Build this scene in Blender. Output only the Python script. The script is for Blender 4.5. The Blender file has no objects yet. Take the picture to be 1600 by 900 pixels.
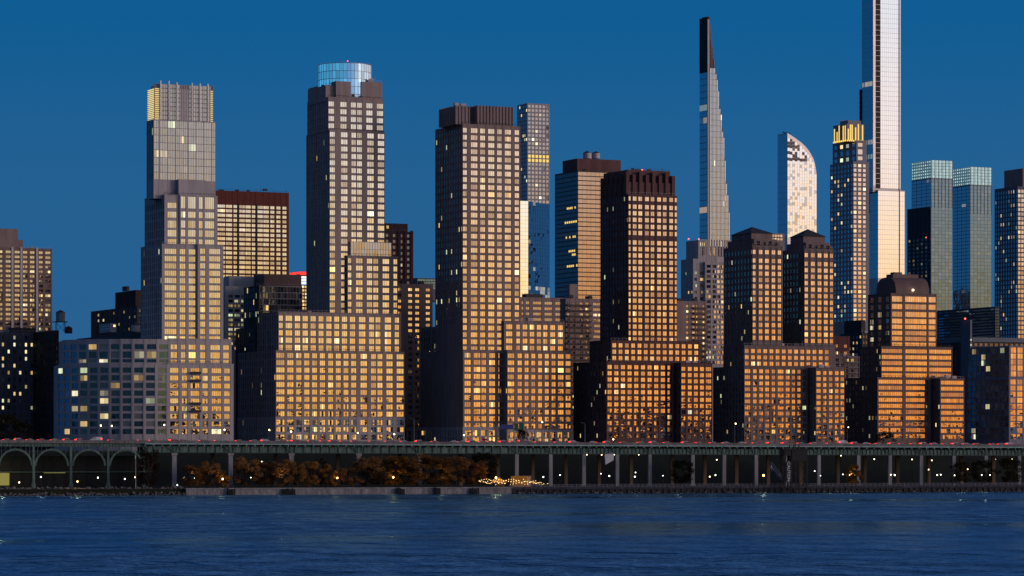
import bpy, math, random
from mathutils import Vector
rnd = random.Random(11)
sc = bpy.context.scene
col = sc.collection
# ------------------------------------------------------------------ camera
F, CX, HY, CZ = 5000.0, 800.0, 692.0, 24.0      # focal length and principal point in 1600 px frame, eye height above the river
cam = bpy.data.cameras.new('camera')
co = bpy.data.objects.new('camera', cam); col.objects.link(co)
co.location = (0, 0, CZ); co.rotation_euler = (math.radians(90), 0, 0)
cam.sensor_width = 36; cam.lens = 36 * F / 1600
cam.shift_y = (HY - 450) / 1600
cam.clip_start = 1; cam.clip_end = 60000
sc.camera = co
TH = math.radians(25.0)                          # street grid against the view axis
CT, ST = math.cos(TH), math.sin(TH)

# ------------------------------------------------------------------ helpers
def tag(o, label=None, cat=None, group=None, kind=None):
    if label: o['label'] = label
    if cat: o['category'] = cat
    if group: o['group'] = group
    if kind: o['kind'] = kind
    return o

class MB:
    def __init__(s): s.v = []; s.f = []; s.m = []; s.c = []
    def poly(s, pts, m=0, colr=None):
        b = len(s.v); s.v += [tuple(p) for p in pts]; s.f.append(tuple(range(b, b + len(pts)))); s.m.append(m); s.c.append(colr)
    def box(s, a0, a1, b0, b1, z0, z1, m=0):
        if a1 < a0: a0, a1 = a1, a0
        if b1 < b0: b0, b1 = b1, b0
        b = len(s.v)
        s.v += [(a0,b0,z0),(a1,b0,z0),(a1,b1,z0),(a0,b1,z0),(a0,b0,z1),(a1,b0,z1),(a1,b1,z1),(a0,b1,z1)]
        for q in ((3,2,1,0),(4,5,6,7),(0,1,5,4),(1,2,6,5),(2,3,7,6),(3,0,4,7)):
            s.f.append(tuple(b + i for i in q)); s.m.append(m); s.c.append(None)
    def prism(s, pts, z0, z1, m=0):                  # pts counter-clockwise in plan
        n = len(pts); b = len(s.v)
        s.v += [(p[0], p[1], z0) for p in pts] + [(p[0], p[1], z1) for p in pts]
        s.f.append(tuple(b + i for i in reversed(range(n)))); s.f.append(tuple(b + n + i for i in range(n)))
        for i in range(n):
            j = (i + 1) % n; s.f.append((b + i, b + j, b + n + j, b + n + i))
        s.m += [m] * (n + 2); s.c += [None] * (n + 2)
    def tube(s, p, q, r0, r1=None, n=6, m=0):
        r1 = r0 if r1 is None else r1
        p, q = Vector(p), Vector(q); d = (q - p).normalized()
        a = d.orthogonal().normalized(); c = d.cross(a); b = len(s.v)
        for (o, r) in ((p, r0), (q, r1)):
            for i in range(n):
                t = 2 * math.pi * i / n; s.v.append(tuple(o + a * (r * math.cos(t)) + c * (r * math.sin(t))))
        for i in range(n):
            j = (i + 1) % n; s.f.append((b + i, b + j, b + n + j, b + n + i))
        s.f.append(tuple(b + i for i in reversed(range(n)))); s.f.append(tuple(b + n + i for i in range(n)))
        s.m += [m] * (n + 2); s.c += [None] * (n + 2)
    def ball(s, p, r, m=0, n=8, k=5):
        b = len(s.v)
        for i in range(k + 1):
            ph = math.pi * i / k
            for j in range(n):
                t = 2 * math.pi * j / n
                s.v.append((p[0] + r*math.sin(ph)*math.cos(t), p[1] + r*math.sin(ph)*math.sin(t), p[2] + r*math.cos(ph)))
        for i in range(k):
            for j in range(n):
                jj = (j + 1) % n
                s.f.append((b+i*n+j, b+(i+1)*n+j, b+(i+1)*n+jj, b+i*n+jj)); s.m.append(m); s.c.append(None)
    def build(s, name, mats, parent=None, loc=None, rz=None):
        me = bpy.data.meshes.new(name)
        me.from_pydata(s.v, [], s.f)
        if not isinstance(mats, (list, tuple)): mats = [mats]
        for m in mats: me.materials.append(m)
        if len(mats) > 1: me.polygons.foreach_set('material_index', s.m)
        if any(c is not None for c in s.c):
            at = me.color_attributes.new('glow', 'FLOAT_COLOR', 'CORNER'); buf = []
            for f, c in zip(s.f, s.c): buf += list(c or (0, 0, 0, 0)) * len(f)
            at.data.foreach_set('color', buf)
        me.update()
        o = bpy.data.objects.new(name, me); col.objects.link(o)
        if parent: o.parent = parent
        if loc: o.location = loc
        if rz is not None: o.rotation_euler = (0, 0, rz)
        return o

def empty(name, loc, rz=0.0, label=None, cat=None, group=None):
    o = bpy.data.objects.new(name, None); col.objects.link(o)
    o.location = loc; o.rotation_euler = (0, 0, rz); o.empty_display_size = 2
    return tag(o, label, cat, group)

def dup(root, loc, rz, label=None, sc_=None):
    r = root.copy(); col.objects.link(r); r.location = loc; r.rotation_euler = (0, 0, rz)
    if sc_: r.scale = sc_
    if label: r['label'] = label
    for ch in list(root.children):
        c_ = ch.copy(); col.objects.link(c_); c_.parent = r
        for g in ch.children:
            d = g.copy(); col.objects.link(d); d.parent = c_
    return r

ORD = ('first second third fourth fifth sixth seventh eighth ninth tenth eleventh twelfth thirteenth fourteenth fifteenth sixteenth '
       'seventeenth eighteenth nineteenth twentieth twenty-first twenty-second twenty-third twenty-fourth twenty-fifth twenty-sixth '
       'twenty-seventh twenty-eighth twenty-ninth thirtieth thirty-first thirty-second thirty-third thirty-fourth thirty-fifth '
       'thirty-sixth thirty-seventh thirty-eighth thirty-ninth fortieth').split()

# ------------------------------------------------------------------ materials
def newmat(name):
    m = bpy.data.materials.new(name); m.use_nodes = True
    nt = m.node_tree; nt.nodes.clear()
    return m, nt, nt.nodes, nt.links
def solid(name, c, rough=0.8, var=0.25, scale=0.25, metal=0.0, spec=0.3, stretch=(1, 1, 0.25)):
    m, nt, N, L = newmat(name)
    out = N.new('ShaderNodeOutputMaterial'); p = N.new('ShaderNodeBsdfPrincipled'); L.new(p.outputs[0], out.inputs[0])
    tc = N.new('ShaderNodeTexCoord'); mp = N.new('ShaderNodeMapping'); mp.inputs['Scale'].default_value = stretch
    nz = N.new('ShaderNodeTexNoise'); nz.inputs['Scale'].default_value = scale; nz.inputs['Detail'].default_value = 5
    L.new(tc.outputs['Object'], mp.inputs[0]); L.new(mp.outputs[0], nz.inputs['Vector'])
    mr = N.new('ShaderNodeMapRange'); mr.inputs[1].default_value = 0.3; mr.inputs[2].default_value = 0.7
    mr.inputs[3].default_value = 1 - var; mr.inputs[4].default_value = 1 + var
    L.new(nz.outputs['Fac'], mr.inputs[0])
    m2 = N.new('ShaderNodeMapping'); m2.inputs['Scale'].default_value = (1, 1, .05); n2 = N.new('ShaderNodeTexNoise'); n2.inputs['Scale'].default_value = .9; n2.inputs['Detail'].default_value = 4
    L.new(tc.outputs['Object'], m2.inputs[0]); L.new(m2.outputs[0], n2.inputs['Vector'])
    r2 = N.new('ShaderNodeMapRange'); r2.inputs[1].default_value = .3; r2.inputs[2].default_value = .7; r2.inputs[3].default_value = 1 - var * .8; r2.inputs[4].default_value = 1 + var * .8; L.new(n2.outputs['Fac'], r2.inputs[0])
    pm = N.new('ShaderNodeMath'); pm.operation = 'MULTIPLY'; L.new(mr.outputs[0], pm.inputs[0]); L.new(r2.outputs[0], pm.inputs[1])
    mx = N.new('ShaderNodeVectorMath'); mx.operation = 'SCALE'; mx.inputs[0].default_value = c[:3]
    L.new(pm.outputs[0], mx.inputs['Scale']); L.new(mx.outputs[0], p.inputs['Base Color'])
    p.inputs['Roughness'].default_value = rough; p.inputs['Metallic'].default_value = metal
    p.inputs['Specular IOR Level'].default_value = spec
    return m
def glass(name, refl=0.6, tint=(1, 1, 1), rough=0.02, bump=0.05, bscale=0.35, inner=(0.02, 0.022, 0.028), curtain=(0.3, 0.25, 0.21), vary=.60, hue=1.0):
    """Coated window glass: a mirror layer over a dark room with blinds; the corner attribute 'glow' carries room light (rgb) and blind (alpha)."""
    m, nt, N, L = newmat(name)
    out = N.new('ShaderNodeOutputMaterial')
    at = N.new('ShaderNodeAttribute'); at.attribute_name = 'glow'
    g = N.new('ShaderNodeBsdfGlossy'); g.inputs['Color'].default_value = (*tint, 1); g.inputs['Roughness'].default_value = rough
    tc = N.new('ShaderNodeTexCoord'); nz = N.new('ShaderNodeTexNoise'); nz.inputs['Scale'].default_value = bscale; nz.inputs['Detail'].default_value = 2
    L.new(tc.outputs['Object'], nz.inputs['Vector'])
    bp = N.new('ShaderNodeBump'); bp.inputs['Strength'].default_value = 1.0; bp.inputs['Distance'].default_value = bump
    L.new(nz.outputs['Fac'], bp.inputs['Height']); L.new(bp.outputs[0], g.inputs['Normal'])
    d = N.new('ShaderNodeBsdfDiffuse'); mc = N.new('ShaderNodeMix'); mc.data_type = 'RGBA'
    mc.inputs[6].default_value = (*inner, 1); mc.inputs[7].default_value = (*curtain, 1)
    L.new(at.outputs['Alpha'], mc.inputs[0]); L.new(mc.outputs[2], d.inputs['Color'])
    tm = N.new('ShaderNodeMix'); tm.data_type = 'RGBA'; tm.inputs[6].default_value = (*tint, 1); tm.inputs[7].default_value = (tint[0], tint[1] * (1 - .1 * hue), tint[2] * (1 - .22 * hue), 1)
    L.new(at.outputs['Alpha'], tm.inputs[0]); L.new(tm.outputs[2], g.inputs['Color'])
    mix = N.new('ShaderNodeMixShader'); fm = N.new('ShaderNodeMapRange'); fm.inputs[3].default_value = refl; fm.inputs[4].default_value = refl * vary
    L.new(at.outputs['Alpha'], fm.inputs[0]); L.new(fm.outputs[0], mix.inputs[0])
    L.new(d.outputs[0], mix.inputs[1]); L.new(g.outputs[0], mix.inputs[2])
    em = N.new('ShaderNodeEmission'); L.new(at.outputs['Color'], em.inputs['Color']); em.inputs['Strength'].default_value = 1.0
    ad = N.new('ShaderNodeAddShader'); L.new(mix.outputs[0], ad.inputs[0]); L.new(em.outputs[0], ad.inputs[1])
    L.new(ad.outputs[0], out.inputs[0])
    return m
def emit(name, c, k):
    m, nt, N, L = newmat(name)
    out = N.new('ShaderNodeOutputMaterial'); e = N.new('ShaderNodeEmission')
    e.inputs[0].default_value = (*c, 1); e.inputs[1].default_value = k; L.new(e.outputs[0], out.inputs[0]); return m

M = dict(
    frame=solid('window_frame', (.03, .026, .026), .6, .1), pale=solid('pale_limestone', (.37, .335, .335), .85, .13), pale_base=solid('pale_stone_base', (.36, .32, .31), .85, .15),
    grey_metal=solid('grey_metal', (.30, .28, .30), .5, .1, metal=.3), taupe=solid('taupe_brick', (.30, .235, .22), .9, .14),
    brown=solid('brown_brick', (.25, .182, .168), .9, .15), redbrown=solid('dark_red_brick', (.125, .062, .058), .9, .15),
    umber=solid('umber_brick', (.19, .14, .128), .9, .15), granite=solid('dark_granite', (.14, .083, .074), .6, .15),
    red=solid('red_brick', (.13, .035, .028), .9, .12), white=solid('white_concrete', (.5, .46, .44), .8, .1),
    dark=solid('dark_cladding', (.025, .026, .032), .6, .2), black=solid('black_steel', (.012, .012, .014), .6, .2),
    bluegrey=solid('bluegrey_cladding', (.08, .11, .15), .5, .15), silver=solid('silver_metal', (.55, .53, .55), .35, .06, metal=.8),
    slate=solid('slate_roof', (.035, .035, .04), .7, .2), terracotta=solid('glazed_terracotta', (.42, .37, .36), .5, .1),
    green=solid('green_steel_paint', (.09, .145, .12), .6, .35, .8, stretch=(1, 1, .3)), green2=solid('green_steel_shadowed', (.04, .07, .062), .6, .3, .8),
    conc=solid('grey_concrete', (.24, .235, .24), .9, .25, .4), concb=solid('brown_concrete', (.17, .125, .09), .9, .25, .4),
    rail=solid('steel_railing', (.20, .21, .24), .5, .15), asphalt=solid('asphalt', (.05, .05, .052), .95, .2),
    yellow=solid('yellow_paint', (.52, .24, .03), .6, .12), signgreen=solid('sign_green', (.01, .09, .06), .5, .05),
    signblue=solid('sign_blue', (.03, .05, .2), .5, .05), letter=solid('white_lettering', (.75, .75, .75), .6, .03),
    wood=solid('weathered_wood', (.10, .075, .06), .9, .3, 1.5), bark=solid('tree_bark', (.05, .038, .028), .95, .3, 2),
    trunk2=solid('dark_bark', (.03, .025, .02), .95, .3, 2), tyre=solid('rubber_tyre', (.02, .02, .02), .9, .1),
    rock=solid('shore_rock', (.13, .115, .10), .95, .45, .6, stretch=(1, 1, 1)), fabric=solid('white_canvas', (.5, .5, .52), .9, .1),
    steelblue=solid('blue_steel', (.06, .07, .12), .6, .2),
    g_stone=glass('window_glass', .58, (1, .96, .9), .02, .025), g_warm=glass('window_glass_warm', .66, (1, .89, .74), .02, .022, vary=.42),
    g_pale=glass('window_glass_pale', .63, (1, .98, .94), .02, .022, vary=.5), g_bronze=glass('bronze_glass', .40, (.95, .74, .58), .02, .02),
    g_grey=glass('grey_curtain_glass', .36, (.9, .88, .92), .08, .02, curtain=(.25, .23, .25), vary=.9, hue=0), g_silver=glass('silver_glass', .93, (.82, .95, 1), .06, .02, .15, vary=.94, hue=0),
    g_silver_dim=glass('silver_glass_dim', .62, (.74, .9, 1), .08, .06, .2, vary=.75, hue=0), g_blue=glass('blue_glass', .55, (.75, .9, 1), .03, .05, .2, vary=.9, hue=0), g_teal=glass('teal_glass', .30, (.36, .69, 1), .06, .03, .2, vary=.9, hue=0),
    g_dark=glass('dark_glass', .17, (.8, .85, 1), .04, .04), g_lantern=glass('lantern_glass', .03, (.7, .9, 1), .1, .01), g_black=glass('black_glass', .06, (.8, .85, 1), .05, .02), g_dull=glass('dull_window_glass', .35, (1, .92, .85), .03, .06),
    lamp=emit('lamp_bulb', (1, .76, .42), 7), lampw=emit('lamp_bulb_cool', (.93, 1, .82), 5.5), lampy=emit('lamp_bulb_amber', (1, .58, .18), 12),
    fairy=emit('fairy_bulb', (1, .62, .24), 5.5), tail=emit('tail_light', (1, .03, .022), 5), head=emit('head_light', (1, .92, .85), 6),
    gold=emit('crown_light_gold', (1, .66, .16), 1.1), louvre=emit('louvre_light', (1, .74, .27), .95), cream=emit('cream_light', (.95, .82, .60), .6),
    redlit=emit('red_light', (1, .05, .04), 1.5), bluelit=emit('blue_light', (.2, .42, 1), 1.3), whitelit=emit('white_light', (1, .93, .9), 1.4),
    beacon=emit('aviation_beacon', (1, .08, .08), 6),
)
glassname = {}

# ------------------------------------------------------------------ buildings
WARM = [(1, .70, .25), (1, .80, .40), (1, .62, .2), (.95, .85, .55), (.85, .95, .55)]
GZ = 20.0                                        # street level behind the viaduct

def R(y0, step, n, h): return [(y0 + step * i, y0 + step * i + h) for i in range(n)]
def A(p0, pitch, n, w): return [(p0 + pitch * i, p0 + pitch * i + w) for i in range(n)]

class Building:
    def __init__(s, name, label, cat, xc, Y, th=TH, group=None):
        t = (xc - CX) / F
        s.X0, s.Y0 = t * Y, Y; s.c, s.s = math.cos(th), math.sin(th)
        s.root = empty(name, (s.X0, s.Y0, GZ), th, label, cat, group)
        s.w = []
    def corner(s, px, v0):
        t = (px - CX) / F
        S = (v0 - s.X0 * s.s + s.Y0 * s.c) / (s.c - t * s.s)
        return (t * S - s.X0) * s.c + (S - s.Y0) * s.s, S
    def vleft(s, u0, px):
        t = (px - CX) / F
        return (s.X0 + u0 * s.c - t * (s.Y0 + u0 * s.s)) / (s.s + t * s.c)
    def z(s, py, S): return CZ + (HY - py) / F * S - GZ
    def window(s, pl, u0, v0, a0, a1, z0, z1, dep, mat, n=2, tilt=.004, lit=0.03, mull=.13, blind=.35, warm=None, lk=1.0, inset=.0):
        """one window: n panes, each tilted a hair; pl 'L' lies along u, 'D' along v"""
        if a1 - a0 < .15 or z1 - z0 < .2: return
        on = rnd.random() < lit
        if on:
            c = rnd.choice(warm or WARM); k = rnd.choice((.35, .6, .9, 1.2)) * lk; g = [x * k for x in c]
        else: g = [0, 0, 0]
        bl = rnd.random() if rnd.random() < blind else rnd.random() * .25
        if inset: a0 += inset; a1 -= inset; z0 += inset * 1.2; z1 -= inset * .8
        m = MB(); w = (a1 - a0 - mull * (n - 1)) / n
        for i in range(n):
            b0 = a0 + i * (w + mull); b1 = b0 + w
            tx, tz = rnd.gauss(0, tilt), rnd.gauss(0, tilt * .8)
            f = rnd.choice((.08, .45, .8, 1.0)) if (on and n > 1) else 1.0
            cl = (g[0] * f, g[1] * f, g[2] * f, min(1, max(0, bl + rnd.uniform(-.22, .3))))
            pts = [(a, dep + tx * (a - (b0 + b1) / 2) + tz * (zz - (z0 + z1) / 2), zz) for a, zz in ((b0, z0), (b1, z0), (b1, z1), (b0, z1))]
            if pl == 'L': m.poly([(u0 + a, v0 + d, zz) for a, d, zz in pts], 0, cl)
            else: m.poly([(u0 + d, v0 + a, zz) for a, d, zz in reversed(pts)], 0, cl)
        area = (a1 - a0) * (z1 - z0) * (1.0 if pl == 'L' else .45) * rnd.uniform(.97, 1)
        s.w.append((area, m, mat))
    def face(s, mb, pl, u0, v0, W, z0, z1, cols, rows, pier, span, mat, start=0.0, **kw):
        def bx(a0, a1, d0, d1, za, zb):
            if pl == 'L': mb.box(u0 + a0, u0 + a1, v0 + d0, v0 + d1, za, zb)
            else: mb.box(u0 + d0, u0 + d1, v0 + a0, v0 + a1, za, zb)
        cols = [(max(a, start + .02), min(b, W)) for a, b in cols if b > start + .1 and a < W]
        e = start
        for a, b in cols:
            if a - e > .03: bx(e, a, 0, pier + .05, z0, z1)
            e = b
        if W - e > .03: bx(e, W, 0, pier + .05, z0, z1)
        rows = sorted([(max(a, z0), min(b, z1 - .1)) for a, b in rows if b > z0 + .2 and a < z1 - .3])
        e = z0
        for a, b in rows + [(z1 - .02, z1)]:
            if a - e > .03: bx(start + .02, W - .02, pier - span, pier + .04, e, a)
            e = b
        nopane = kw.pop('nopane', 0)
        pw = kw.pop('pw', 1.1)
        for a, b in cols:
            n = max(1, min(12, round((b - a) / pw)))
            for ra, rb in rows: s.window(pl, u0, v0, a, b, ra, rb, pier - .06, mat, n=n, inset=.11 if pier > .3 else 0, **kw)
    def block(s, part, xl, xc, xr, yt, v0, mat, cols=None, rows=None, glass='g_stone', dn=None, drows=None, dglass=None, dfr=.5,
              yb=None, pier=.35, span=.22, lit=.03, dlit=.045, parapet=.0, tilt=.006, pw=1.1, blind=.4, lk=1.0, mull=.13, depth=None, dmul=None):
        u0, S = s.corner(xc, v0); u1, S1 = s.corner(xr, v0)
        v1 = s.vleft(u0, xl) if xl is not None and xl < xc - .4 else v0 + (depth or 14)
        if depth and xl is None: v1 = v0 + depth
        z0 = s.z(yb, S) if yb is not None else -3.0
        z1 = s.z(yt, S)
        mb = MB()
        mat = M[mat] if isinstance(mat, str) else mat
        zr = [(s.z(b, S), s.z(a, S)) for a, b in rows] if rows else []
        zd = [(s.z(b, S), s.z(a, S)) for a, b in drows] if drows else zr
        p = pier if rows else 0.0
        mb.box(u0 + p, u1, v0 + p, v1, z0, z1 - (.03 if rows else 0), 1 if rows else 0)
        if rows:
            cl = [(s.corner(a, v0)[0] - u0, s.corner(b, v0)[0] - u0) for a, b in (cols or [])]
            s.face(mb, 'L', u0, v0, u1 - u0, z0, z1, cl, zr, pier, span, M[glass], lit=lit, tilt=tilt, pw=pw, blind=blind, lk=lk, mull=mull)
            D = v1 - v0
            n = dn if dn is not None else max(1, round(D / 3.4))
            cd = [((i + .5 - dfr / 2) * D / n, (i + .5 + dfr / 2) * D / n) for i in range(n)] if n else []
            s.face(mb, 'D', u0, v0, D, z0, z1, cd, zd if n else [], pier, span, M[dglass or glass], start=pier, lit=dlit, tilt=tilt, pw=pw, lk=lk, mull=dmul or mull)
        if parapet:
            mb.box(u0 - .15, u1 + .15, v0 - .15, v0 + .5, z1, z1 + parapet); mb.box(u0 - .15, u0 + .5, v0 + .5, v1, z1, z1 + parapet)
        mb.build(part, [mat, M['frame']] if rows else mat, s.root)
        if yt > 0 and (u1 - u0) > 6 and (v1 - v0) > 6 and s.Y0 < 2400 and ('wall' in part) and rnd.random() < .8:
            zt = z1; mt_ = M['grey_metal'] if rnd.random() < .5 else M['dark']
            for _ in range(rnd.randint(2, 4)):
                rp = MB(); w_, h_ = rnd.uniform(1.2, 3.0), rnd.uniform(.9, 2.2); a_ = u0 + rnd.uniform(.1, .8) * (u1 - u0); b_ = v0 + 1.5 + rnd.uniform(0, .5) * (v1 - v0 - 4)
                rp.box(a_, min(a_ + w_, u1), b_, b_ + w_ * .8, zt - .1, zt + h_); rp.build('roof_plant', mt_, s.root)
            for _ in range(rnd.randint(1, 3)): rp = MB(); a_ = u0 + rnd.uniform(.1, .9) * (u1 - u0); rp.tube((a_, v0 + 2.5, zt - .1), (a_, v0 + 2.5, zt + rnd.uniform(1.5, 4)), .08, n=4); rp.build('antenna', mt_, s.root)
            n_ = int((u1 - u0) / 2.2); rp = MB()
            for i in range(n_ + 1): a_ = u0 + .3 + (u1 - u0 - .6) * i / n_; rp.box(a_ - .05, a_ + .05, v0 + .6, v0 + .7, zt - .05, zt + parapet + 1.02)
            rp.box(u0 + .3, u1 - .3, v0 + .6, v0 + .7, zt + parapet + 1.0, zt + parapet + 1.08); rp.build('roof_railing', mt_, s.root)
        return u0, u1, v0, v1, z0, z1, S
    def add(s, part, mb, mat): return mb.build(part, M[mat] if isinstance(mat, str) else mat, s.root)
    def done(s):
        ws = sorted(s.w, key=lambda w: -w[0])
        for a, m, mat in ws[:100]: m.build('window', mat, s.root)
        rest = ws[100:]
        if rest:
            mats = []; big = MB()
            for a, m, mat in rest:
                if mat not in mats: mats.append(mat)
                k = mats.index(mat); b = len(big.v)
                big.v += m.v; big.f += [tuple(i + b for i in f) for f in m.f]; big.m += [k] * len(m.f); big.c += m.c
            tag(big.build('window', mats, s.root), kind='stuff')

# ---- pale stone tower with curved podium
b = Building('apartment_tower', 'pale limestone setback tower with finned metal crown above a curved podium', 'tower', 262, 1632)
def curved_podium(b, part, px0, yt, v0, ncol, pitch, R_, rows, turn, shrink, mat, lits):
    """curved street wall: a polyline of bays bending away from the flat front"""
    u0, S = b.corner(px0, v0); z1 = b.z(yt, S); z0 = -3
    zr = sorted((b.z(q, S), b.z(p, S)) for p, q in rows)
    P = Vector((u0, v0)); ang = math.pi; mb = MB(); pts = [P.copy()]
    for i in range(ncol):
        ang -= turn / ncol / 2; d = Vector((math.cos(ang), math.sin(ang))); Q = P + d * pitch; ang -= turn / ncol / 2
        n = Vector((d.y, -d.x)) * -1.0
        n = Vector((-d.y, d.x)) if (Vector((-d.y, d.x)).dot(Vector((0, -1))) > 0 or i > ncol * .7) else n
        inn = -n
        def pt(a, dep, zz): q = P + d * a + inn * dep; return (q.x, q.y, zz)
        def bx(a0, a1, d0, d1, za, zb):
            c8 = [pt(a, dd, zz) for zz in (za, zb) for a, dd in ((a0, d0), (a1, d0), (a1, d1), (a0, d1))]
            k = len(mb.v); mb.v += c8
            for q in ((0,1,2,3),(7,6,5,4),(4,5,1,0),(5,6,2,1),(6,7,3,2),(7,4,0,3)): mb.f.append(tuple(k + x for x in q)); mb.m.append(0); mb.c.append(None)
        w0, w1 = pitch * .12, pitch * .88
        bx(-.02, w0, 0, .5, z0, z1); bx(w1, pitch + .02, 0, .5, z0, z1)
        e = z0
        for za, zb in zr + [(z1 - .02, z1)]:
            bx(w0 - .05, w1 + .05, .12, .48, e, za); e = zb
        bx(0, pitch, .44, .46, z0, z1 - .1)
        for r_, (za, zb) in enumerate(zr):
            m = MB(); on = rnd.random() < lits; c = rnd.choice(WARM); k = rnd.choice((.4, .7, 1.1)); bl = rnd.random() if rnd.random() < .3 else 0
            nn = 2; ww = (w1 - w0 - .1) / nn
            for h in range(nn):
                a0 = w0 + h * (ww + .1); f = rnd.uniform(.3, 1)
                tx, tz = rnd.gauss(0, .005), rnd.gauss(0, .004)
                m.poly([pt(a0 + ww, .40 + tx + tz, za), pt(a0, .40 - tx + tz, za), pt(a0, .40 - tx - tz, zb), pt(a0 + ww, .40 + tx - tz, zb)], 0,
                       (c[0]*k*f, c[1]*k*f, c[2]*k*f, bl) if on else (0, 0, 0, bl))
            b.w.append((pitch * .72 * (zb - za) * (1.1 - i * .06), m, M['g_teal']))
        P = Q; pts.append(P.copy())
    # solid mass behind the bays
    end = pts[-1]; back = max(p.y for p in pts) + 4
    inner = [(p.x + (.55 if k else 0) * .7, p.y + .55) for k, p in enumerate(pts)]
    poly = list(reversed(inner)) + [(u0 + 1, back + 22), (end.x + 6, back + 22)]
    mb.prism(poly, z0, z1 - .15)
    mb.build(part, M[mat], b.root)
    return pts
LR = R(574.5, 11.95, 9, 8.2)
UR = [(538, 546), (549.5, 559.5), (561.5, 566.5)]
b.block('podium_wall', None, 262, 365, 569, 0, 'pale', [(266, 279), (284.5, 292.5), (298, 312), (316.5, 325), (331, 346), (350.5, 359.5)], LR, depth=30, dn=0, lit=.12, tilt=.006, parapet=.5)
curved_podium(b, 'podium_curve', 262, 569, 0, 11, 5.98, 44, LR, math.radians(80), 1, 'pale', .24)
b.block('podium_wall', None, 265, 362, 530, 1.6, 'pale', [(267, 277), (283, 290), (295, 306), (313, 321), (329, 344), (349, 358)], UR, depth=26, dn=0, lit=.06, tilt=.007, parapet=.5)
curved_podium(b, 'podium_curve', 265, 530, 1.6, 10, 6.25, 44, UR, math.radians(76), 1, 'pale', .22)
TR = R(388, 11.4, 13, 8.8)
b.block('tower_wall', 220, 253, 308, 382, 3.0, 'pale', [(257.5, 276), (281, 290), (295, 305.5)], TR, lit=.05, tilt=.006, dglass='g_teal', parapet=.4)
b.block('tower_wall', None, 309, 349, 382.5, 1.8, 'pale', [(313, 321), (327, 344.5)], TR, depth=20, dn=0, lit=.04, tilt=.006, parapet=.4)
BR = [(316, 325), (330, 340), (344, 356), (358.5, 369.5), (373, 381)]
b.block('tower_wall', 226, 257, 282, 305, 5.0, 'pale', [(262, 276)], BR, dglass='g_teal', parapet=.4)
b.block('tower_wall', None, 281, 340, 305.5, 4.2, 'pale', [(283, 290), (294, 306), (311, 317), (320.5, 335)], [(306.5, 325.5)] + BR[1:], depth=20, dn=0, lit=.08, parapet=.4)
b.block('mechanical_floor', 247, 279, 321, 280, 5.2, 'pale', yb=306)
b.block('mechanical_floor', None, 320, 336, 284, 5.6, 'pale', yb=307, depth=14)
b.block('glass_shaft', 229, 240, 337, 186, 8.0, 'grey_metal', [(241, 248)] + A(250.5, 12.1, 2, 11) + A(275, 6.2, 3, 5.8) + A(295, 12.1, 3, 11) + [(331.5, 336.5)], R(188, 11.6, 8, 10.6), 'g_grey', pier=.2, span=.12, lit=.05, yb=310, dglass='g_dark')
r = b.block('crown_core', 236, 249, 329, 131, 9.2, 'grey_metal', yb=187, depth=14)
u0, u1, v0, v1, z0, z1, S = r
fins = MB()
for px in (251, 264, 276.5, 300, 312.5, 325):
    u = b.corner(px, 8.6)[0]; fins.box(u - .34, u + .34, v0 - .9, v0 + .02, z0, b.z(126 if px in (251, 264) else 127.5, S))
b.add('crown_fin', fins, 'silver')
ml = MB()
for i in range(22):
    u = u0 + (u1 - u0) * (i + .5) / 22; ml.box(u - .1, u + .1, v0 - .35, v0 - .26, z0, z1)
for k in range(8):
    zz = z0 + (z1 - z0) * k / 8; ml.box(u0, u1, v0 - .3, v0 - .252, zz, zz + .25)
b.add('crown_mullion', ml, 'grey_metal')
for (pa, pb) in ((250, 281), (296, 328)):
    ua, ub = b.corner(pa, 9.2)[0], b.corner(pb, 9.2)[0]; n = 6
    for k in range(8):
        b.window('L', ua, v0, 0, ub - ua, z0 + (z1 - z0) * k / 8 + .3, z0 + (z1 - z0) * (k + 1) / 8 - .1, -.2, M['g_grey'], n=n, tilt=.006, lit=0, blind=.6)
pn = MB(); ua, ub = b.corner(281, 9.2)[0], b.corner(296, 9.2)[0]
pn.box(ua, ub, v0 - .25, v0 - .003, z0, b.z(138, S)); b.add('crown_panel', pn, 'white')
for part_ in range(3):
    lv = MB()
    for i in range(17):
        zz = z0 + .3 + i * (z1 - z0 - 2) / 17
        if part_ == 0: lv.box(u0 - 2.2, u0 - .02, v0 + .4, v0 + 1.2, zz, zz + .34)
        elif part_ == 1: lv.box(u0 - 2.3, u0 - 1.5, v0 + 1.3, v1 - 1, zz, zz + .34)
        else: lv.box(u1 + .02, u1 + 1.4, v0 + .4, v0 + 1.0, zz, zz + .34)
    b.add('lit_louvre', lv, 'louvre')
fr = MB(); fr.box(u0 - 2.4, u0 - 2.2, v0 + .5, v0 + 1.1, z0, z1 + .5); fr.box(u0 - 2.4, u0 - .02, v0 + 1.25, v0 + 1.32, z0, z1 + .3); b.add('louvre_frame', fr, 'grey_metal')
fr = MB(); fr.box(u1 + 1.4, u1 + 1.6, v0 + .5, v0 + 1.1, z0, z1 + .5); fr.box(u1 + .01, u1 + 1.6, v0 + 1.05, v0 + 1.1, z0, z1); b.add('louvre_frame', fr, 'grey_metal')
S = b.corner(300, 0)[1]; ua = b.corner(297, 0)[0]; ub = b.corner(313, 0)[0]
for k in (0, 1, 4, 5):
    bal = MB(); zz = b.z(LR[k][1] + 1.2, S)
    bal.box(ua, ub, -1.3, -.02, zz - .25, zz); bal.box(ua, ub, -1.3, -1.22, zz, zz + 1.0); b.add('balcony', bal, 'dark')
b.done()

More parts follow.
